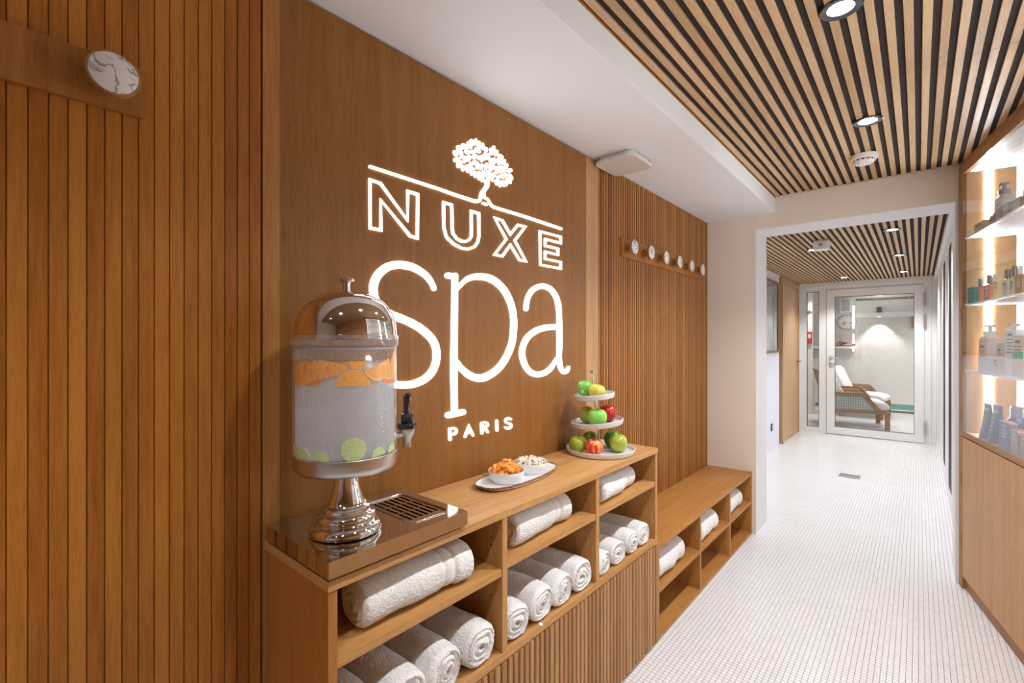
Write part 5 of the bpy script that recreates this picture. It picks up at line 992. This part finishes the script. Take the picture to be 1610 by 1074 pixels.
for i, (x, h_, c_n, rr, lb) in enumerate(((-1.225, .05, 'yellow', .055, 'leftmost yellow blossom'), (-1.185, .085, 'red', .05, 'tall red blossom left of centre'), (-1.145, .045, 'red', .055, 'low red blossom left of centre'), (-1.10, .065, 'crimson', .06, 'dark crimson blossom in the middle'), (-1.05, .05, 'yellow', .05, 'yellow blossom right of the crimson one'),
        (-1.02, .12, 'pink', .05, 'tall pink blossom'), (-.985, .15, 'pink', .042, 'tallest pink blossom at the right'), (-.955, .04, 'crimson', .04, 'small crimson blossom at the right end'), (-1.30, .07, 'red', .05, 'red blossom hidden behind the door frame'), (-1.37, .05, 'yellow', .05, 'yellow blossom hidden behind the door frame'))):
    t = empty('flower', (x, BY-.15-.02*(i % 3), fsz)); tag(t, lb+' on the white shelf beyond the glass door', 'flower', 'blossoms on the white shelf')
    b = MB()
    for k in range(9):
        a = 2*PI*k/9; u = .5 if k % 2 else .9
        bm_ = Matrix.Translation((rr*u*.6*math.cos(a), rr*u*.6*math.sin(a), h_)) @ Matrix.Rotation(a, 4, 'Z') @ Matrix.Rotation(-.6, 4, 'Y')
        b.lathe([(0, -.004), (rr*.42, 0), (rr*.2, .006), (0, .007)], 8, T=bm_)
    b.build('petals', petal[c_n], t, smooth=True)
    MB().tube([(0, 0, 0), (.004, 0, h_)], .003, 6).box(-.02, .02, -.006, .006, 0, .018).build('stalk', leafm, t)
vb = empty('ventilation_box', (-1.094, BY-.012, 2.058)); tag(vb, 'white framed grey ventilation box above the clock', 'vent')
MB().box(-.095, .095, -.10, 0, -.135, .14).build('frame', white_paint, vb, bevel=.004); MB().box(-.068, .068, -.104, -.09, -.105, .12).build('panel', plain('vent_grey', (.42, .44, .47), .3), vb)
lt = MB()
for z0, z1 in ((1.60, 2.04), (1.31, 1.49), (1.16, 1.245)): lt.cyl((-.955, BY-.29, z0), (-.955, BY-.29, z1), .012)
tag(lt.build('light_tube', emit('tube_light', (1, .97, .93), 9)), 'vertical light tube in three lit lengths at the corner of the flower niche', 'lamp')
wb = MB().box(-.10, -.03, BY-.05, BY, 1.60, 1.80).build('thermometer_box', plain('teak_box', (.42, .26, .15), .5), bevel=.003); tag(wb, 'small brown wooden box high on the far tiled wall at the right', 'box')
wb = MB().box(-.055, -.03, BY-.03, BY, 1.42, 1.53).build('wall_control', plain('control_grey', (.45, .45, .46), .4), bevel=.003); tag(wb, 'small grey control below the brown wooden box', 'switch')
# seen through the narrow side light
al = empty('fire_call_point', (-1.55, 10.29, 1.43)); tag(al, 'small red call point seen through the narrow side light', 'alarm'); MB().box(-.05, .05, -.03, .0, -.12, .10).build('body', plain('alarm_red', (.50, .03, .03), .4), al, bevel=.004)
MB().box(-.035, .035, -.033, -.03, -.02, .06).build('face_plate', plain('alarm_face', (.7, .55, .55), .4), al)
pst = struct(MB().box(-1.95, -1.3-.2, 10.3, 10.4, 0, 2.36).build('wall_niche', wall_tile))
gl = empty('brass_gecko', (-1.535, 10.285, 1.905)); tag(gl, 'small brass bracket seen high through the narrow side light', 'ornament')
MB().box(-.07, .06, -.012, 0, -.008, .010).box(-.02, .0, -.014, 0, -.035, .035).build('body', brass, gl, bevel=.004)
hs = empty('standing_screen', (-1.60, 9.2, 0)); tag(hs, 'grey-brown upholstered seat back behind the narrow side light', 'seat')
MB().box(-.02, .14, -.25, .25, .0, .35).box(.02, .12, -.25, .25, .35, .85).build('body', plain('seat_grey', (.16, .13, .11), .8), hs, bevel=.02)
# ================================================================== DISPLAY CABINET (angled front, local x along the front, y into it)
dc = empty('display_cabinet', (PX, PY, 0), math.atan2(TY, TX)); tag(dc, 'tall oak display cabinet with lit shelves behind glass on the right', 'display cabinet')
DW = 2.62; DD = .24  # length past the view added so more light reaches the soffit
LBd = lambda x0, x1, y0, y1, z0, z1, b=None: (b or MB()).box(x0, x1, y0, y1, z0, z1)
part(LBd(-.052, .000, .0, DD, .0, SZ), 'stile', oak_frame, dc, bevel=.001)
part(LBd(.006, .026, .012, .205, .86, 2.262), 'side_panel', oak_light, dc)
part(LBd(DW-.03, DW, .0, DD, .0, SZ), 'stile', oak_frame, dc, bevel=.001)
part(LBd(.006, DW-.03, .205, .215, .86, 2.262), 'back_panel', plain('display_back', (.82, .80, .76), .4), dc)
part(LBd(.007, DW-.03, .0225, DD, 2.2625, 2.275), 'top_panel', plain('display_top', (.82, .80, .77), .4), dc)
part(LBd(.0, DW-.03, .0, .022, 2.2615, SZ), 'top_rail', oak_frame_x, dc, bevel=.001)
part(LBd(.0, .007, -.001, .020, .863, 2.262), 'door_edge', oak_frame, dc)
part(LBd(.0, DW-.03, .0, .022, .834, .861), 'bottom_rail', oak_frame_x, dc, bevel=.001)
part(LBd(.006, DW-.03, .022, .205, .834, .858), 'bottom_shelf', oak_light, dc)
for z in (1.914, 1.553, 1.195):
    part(LBd(.027, DW-.031, .004, .204, z-.010, z), 'shelf', plain('white_shelf', (.80, .80, .82), .2) if z == 1.914 else bpy.data.materials['white_shelf'], dc, bevel=.001)
part(LBd(.007, DW-.03, -.001, .003, .862, 2.261), 'glass_pane', glass_case, dc)
for z0, z1 in ((1.916, 2.255), (1.556, 1.902), (1.198, 1.541), (.86, 1.183)):
    part(LBd(.0265, .0295, .088, .112, z0, z1), 'light_strip', led, dc)
    part(LBd(DW-.035, DW-.031, .088, .112, z0, z1), 'light_strip', led, dc)  # unseen end of the cabinet; strips added to light the room
part(LBd(.0, .84, .001, .020, .068, .828), 'lower_door', oak('oak_lower_door', 2, (.62, .35, .15), (.50, .26, .10)), dc, bevel=.001)
part(LBd(.844, DW-.03, .001, .020, .068, .828), 'lower_door', bpy.data.materials['oak_lower_door'], dc, bevel=.001)
part(LBd(.0, DW-.03, .014, .03, .0, .068), 'toe_board', oak_frame_x, dc)
part(LBd(.0, DW-.03, .03, DD, .0, .83), 'carcass', oak_frame, dc)
for z in (2.06, 1.50, .95, .60, .26):
    part(LBd(-.014, -.004, -.0008, .004, z-.035, z+.035), 'hinge', plain('hinge_bronze', (.07, .045, .03), .4, .6) if z == 2.06 else bpy.data.materials['hinge_bronze'], dc)
MID = 1.28
part(LBd(MID, MID+.02, .004, .205, .86, 2.262), 'partition', oak_light, dc)  # out of view, added to carry further strips
for z0, z1 in ((1.916, 2.255), (1.556, 1.902), (1.198, 1.541), (.86, 1.183)):  # unseen strips on both faces, added to brighten the soffit
    part(LBd(MID-.004, MID-.001, .088, .112, z0, z1), 'light_strip', led, dc)
    part(LBd(MID+.021, MID+.024, .088, .112, z0, z1), 'light_strip', led, dc)
# ---- goods on the shelves
ra = math.atan2(TY, TX)
ink = plain('print_ink', (.05, .05, .055), .5); inkw = plain('print_white', (.75, .75, .78), .5); inkg = plain('print_copper', (.65, .30, .18), .4)
nux = {m: text_mesh('NUXE', 1, mm, 'brand_print', .01) for m, mm in (('k', ink), ('w', inkw), ('g', inkg))}
def good(name, s0, s1, d0, z, lab, cat, group=None):
    t = empty(name, (*disp((s0+s1)/2, d0), z+.0004), ra); tag(t, lab, cat, group); return t
def front_print(t, w, z, inkk='k', lines=3, y=-.0006, sz=None):
    o = bpy.data.objects.new('print', nux[inkk]); COL.objects.link(o); o.parent = t; s = sz or w*.16
    o.location = (0, y, z); o.rotation_euler = (R(90), 0, 0); o.scale = (s, s, .02)
    if lines:
        b = MB(); rnd = random.Random(int(w*9e3)+lines)
        for k in range(lines):
            l = w*rnd.uniform(.18, .36); zz = z-s*.9-k*s*.75
            if zz < .008: break
            b.box(-l, l, y, 0, zz, zz+s*.16)
        if b.v: b.build('small_print', ink if inkk == 'k' else inkw, t)
def carton(s0, s1, d0, z, h, dep, m, lab, inkk='k', lines=3, pr=True, name='carton', pz=.75):
    t = good(name, s0, s1, d0, z, lab, 'box'); w = s1-s0
    MB().box(-w/2, w/2, 0, dep, 0, h).build('body', m, t, bevel=.0012)
    if pr: front_print(t, w, h*pz, inkk, lines)
    return t
def bottle(s0, s1, d0, z, h, capw, caph, m, mc, lab, inkk='k', lines=3, round_=False, pump=False, dep=None):
    w = s1-s0; t = good('bottle', s0, s1, d0, z, lab, 'bottle'); r = w/2
    dp_ = dep or w*.62
    if round_:
        MB().lathe([(0, 0), (r*.96, 0), (r, .004), (r, h*.78), (r*.86, h*.87), (r*.5, h*.96), (r*.45, h), (0, h)], 32, T=Matrix.Translation((0, r, 0))).build('body', m, t, smooth=True); cy = r
    else:
        P_ = rrect(-r, r, 0, dp_, min(.009, dp_*.3)); b = MB(); n = len(P_)
        lv = [(1, 0), (1, h*.86), (.93, h*.93), (.6, h*.985), (.42, h)]
        v = [((x)*k, dp_/2+(y-dp_/2)*k, zz) for k, zz in lv for x, y in P_]; f = [tuple(range(n)), tuple(range((len(lv)-1)*n, len(lv)*n))]
        for i in range(len(lv)-1): f += [(i*n+k, i*n+(k+1) % n, (i+1)*n+(k+1) % n, (i+1)*n+k) for k in range(n)]
        b.add(v, f).build('body', m, t, smooth=True); cy = dp_/2
    if pump:
        b = MB().cyl((0, cy, h), (0, cy, h+caph*.42), capw/2).cyl((0, cy, h+caph*.42), (0, cy, h+caph*.8), capw*.16).box(-capw*.42, capw*.42, cy-capw*.3, cy+capw*.3, h+caph*.78, h+caph)
        b.box(-capw*1.0, -capw*.3, cy-capw*.14, cy+capw*.14, h+caph*.82, h+caph*.97).build('pump', mc, t, smooth=True)
    else: MB().cyl((0, cy, h), (0, cy, h+caph), capw/2, n=28).build('cap', mc, t, smooth=True)
    front_print(t, w, h*.66, inkk, lines, -.0008 if not round_ else -.0012)
    return t
P = plain
cream = P('box_cream', (.76, .68, .52), .4); blush = P('box_blush', (.74, .60, .54), .4); lilac_w = P('box_pale', (.72, .70, .74), .4); beige = P('box_beige', (.66, .55, .45), .45); kraft = P('box_kraft', (.50, .30, .15), .5)
teal = P('box_teal', (.01, .22, .20), .3); greyt = P('tube_slate', (.11, .12, .16), .35); pinkg = P('glass_pink', (.62, .22, .14), .08, coat=.5); amber = P('glass_amber', (.72, .46, .12), .08, coat=.5); taup = P('box_taupe', (.34, .27, .19), .4)
silver = P('cap_silver', (.75, .73, .72), .12, 1); gry = P('jar_grey', (.42, .38, .36), .3); tins = P('glass_grey_gold', (.45, .40, .30), .1, coat=.5); whitep = P('bottle_white', (.74, .70, .68), .35); dkp = P('pump_dark', (.22, .22, .24), .3); brownbx = P('box_brown', (.30, .16, .07), .4); wp_ = P('pump_white', (.82, .80, .78), .3)
z1, z2, z3, z4 = 1.9142, 1.5532, 1.1952, .8582
# top shelf
carton(.125, .265, .014, z1, .042, .035, cream, 'low cream box at the left front of the top display shelf', lines=2, pz=.5)
bottle(.175, .275, .075, z1, .165, .045, .055, whitep, dkp, 'tall white pump bottle with a dark pump on the top display shelf', pump=True, lines=3, dep=.05)
carton(.310, .372, .02, z1, .045, .045, brownbx, 'small brown box with a dark lid beside the white pump bottle, top display shelf', 'g', 1, pz=.5)
carton(.380, .450, .02, z1, .060, .05, gry, 'grey box with a rose label near the middle of the top display shelf', 'w', 1, pz=.5)
carton(.462, .525, .02, z1, .062, .05, gry, 'second grey box to the right of the rose-labelled one, top display shelf', 'w', 1, pz=.5)
carton(.470, .600, .085, z1, .120, .06, taup, 'large taupe box at the back right of the top display shelf', 'w', 2)
carton(.545, .640, .02, z1, .055, .05, taup, 'low taupe box in front of the large one, top display shelf', 'w', 1, pz=.5)
carton(.66, .74, .03, z1, .07, .05, cream, 'cream box at the right end of the top display shelf', 'k', 1, pz=.5)
# second shelf
carton(.048, .125, .012, z2, .082, .035, teal, 'dark teal box at the left end of the second display shelf', 'w', 3)
carton(.150, .185, .05, z2, .082, .03, teal, 'second teal box half behind the slim rose bottle', 'w', 2)
bottle(.180, .212, .012, z2, .078, .022, .038, pinkg, silver, 'slim rose glass bottle with a silver cap on the second display shelf', 'w', 0, dep=.02)
bottle(.250, .335, .016, z2, .080, .036, .042, pinkg, silver, 'wide rose glass bottle with a silver cap on the second display shelf', 'w', 3, dep=.035)
carton(.350, .415, .022, z2, .092, .035, P('box_gold', (.78, .60, .28), .35), 'golden yellow box beside the rose bottle', 'k', 3)
bottle(.425, .490, .030, z2, .086, .036, .040, tins, silver, 'grey-gold glass bottle with a silver cap, left of its pair', 'k', 3, dep=.035)
bottle(.500, .560, .030, z2, .088, .036, .044, tins, silver, 'grey-gold glass bottle with a silver cap, right of its pair', 'k', 3, dep=.035)
carton(.575, .650, .025, z2, .085, .04, brownbx, 'brown box to the right of the grey-gold bottles', 'g', 3)
bottle(.665, .735, .040, z2, .092, .04, .05, P('glass_brown', (.36, .17, .05), .1, coat=.5), silver, 'brown glass bottle with a silver cap at the right of the second display shelf', 'k', 3, dep=.04)
# third shelf
bottle(.055, .170, .050, z3, .185, .05, .055, blush, wp_, 'large blush pump bottle at the left of the third display shelf', pump=True, lines=4, dep=.06)
bottle(.230, .330, .085, z3, .185, .05, .055, blush, wp_, 'large blush pump bottle behind the small boxes of the third display shelf', pump=True, lines=2, dep=.06)
carton(.185, .330, .014, z3, .075, .028, lilac_w, 'wide low pale box at the front left of the third display shelf', 'k', 2, pr=False)
carton(.262, .330, .060, z3, .146, .02, beige, 'small beige box standing between the pump bottles', 'k', 2)
carton(.345, .425, .020, z3, .078, .05, blush, 'small blush box in the middle of the third display shelf', 'k', 2)
carton(.345, .420, .075, z3, .140, .03, lilac_w, 'pale box behind the small blush one on the third display shelf', 'k', 3)
carton(.440, .560, .035, z3, .208, .06, lilac_w, 'tall pale box, the tallest of the third display shelf', 'k', 5, pz=.86)
cb_ = carton(.585, .700, .014, z3, .180, .05, beige, 'beige box with a green band on the third display shelf', 'k', 4, pz=.82)
MB().box(-.045, .056, -.0016, 0, .082, .112).build('green_band', P('band_green', (.16, .48, .30), .4), cb_, bevel=.0005)
# bottom shelf
def tube_(s0, s1, d0, h, lab):
    w = s1-s0; t = good('cosmetic_tube', s0, s1, d0, z4, lab, 'tube'); n = 32; v = []; f = []
    for i in range(9):
        k = i/8; ww = w/2*(.80+.20*k); dd = w*.30*(1-k)+.0025
        v += [(ww*math.cos(2*PI*j/n), w*.3+dd*math.sin(2*PI*j/n), .018+(h-.018)*k) for j in range(n)]
    for i in range(8): f += [(i*n+j, i*n+(j+1) % n, (i+1)*n+(j+1) % n, (i+1)*n+j) for j in range(n)]
    f += [tuple(range(n)), tuple(range(8*n, 9*n))]
    MB().add(v, f).build('body', greyt, t, smooth=True)
    MB().lathe([(0, 0), (w*.36, 0), (w*.36, .018), (0, .018)], 32, T=Matrix.Translation((0, w*.3, 0))).build('cap', greyt, t, smooth=True)
    o = bpy.data.objects.new('print', nux['w']); COL.objects.link(o); o.parent = t; s = w*.2; q_ = (h*.80-.018)/(h-.018); o.location = (0, w*.3-(w*.30*(1-q_)+.0025)-.0012, h*.80); o.rotation_euler = (R(77), 0, 0); o.scale = (s, s, .02)
    b = MB()
    for k in range(4):
        kk = .66-.11*k; q_ = (kk*h-.018)/(h-.018); yy = w*.3-(w*.30*(1-q_)+.0025)-.0008
        b.box(-w*.16, w*.12, yy, yy+.004, h*kk, h*kk+.0014)
    b.build('small_print', inkw, t)
tube_(.145, .240, .022, .178, 'slate grey tube standing on its cap at the left of the bottom display shelf')
tube_(.255, .360, .020, .182, 'slate grey tube standing on its cap, the wider one beside the spray can')
t = good('spray_can', .375, .475, .045, z4, 'slate grey spray can with a clear domed cap on the bottom display shelf', 'can')
MB().lathe([(0, 0), (.048, 0), (.05, .003), (.05, .118), (.044, .132), (.034, .142), (.0, .142)], 40, T=Matrix.Translation((0, .05, 0))).build('body', greyt, t, smooth=True)
MB().lathe([(.036, .142), (.036, .184), (.031, .190), (0, .190)], 40, T=Matrix.Translation((0, .05, 0))).build('cap', P('smoke_cap', (.30, .31, .36), .1), t, smooth=True)
cop = P('copper_edge', (.75, .36, .22), .3, .5)
def dkbox(s0, s1, d0, h, dep, m, lab):
    t = carton(s0, s1, d0, z4, h, dep, m, lab, 'w', 3, pz=.80); w = s1-s0
    MB().box(-w/2-.0004, w/2+.0004, -.0005, dep+.0004, h-.003, h+.0004).build('copper_lid_edge', cop, t); return t
dkbox(.440, .555, .016, .128, .028, greyt, 'slate grey box with a copper edge in front of the spray can')
dkbox(.500, .560, .085, .126, .05, taup, 'taupe box behind the slate grey one on the bottom display shelf')
dkbox(.575, .650, .012, .108, .04, taup, 'taupe box with a copper edge, left of two on the bottom display shelf')
dkbox(.665, .760, .012, .100, .04, taup, 'taupe box with a copper edge, right of two on the bottom display shelf')
bpy.context.view_layer.update()
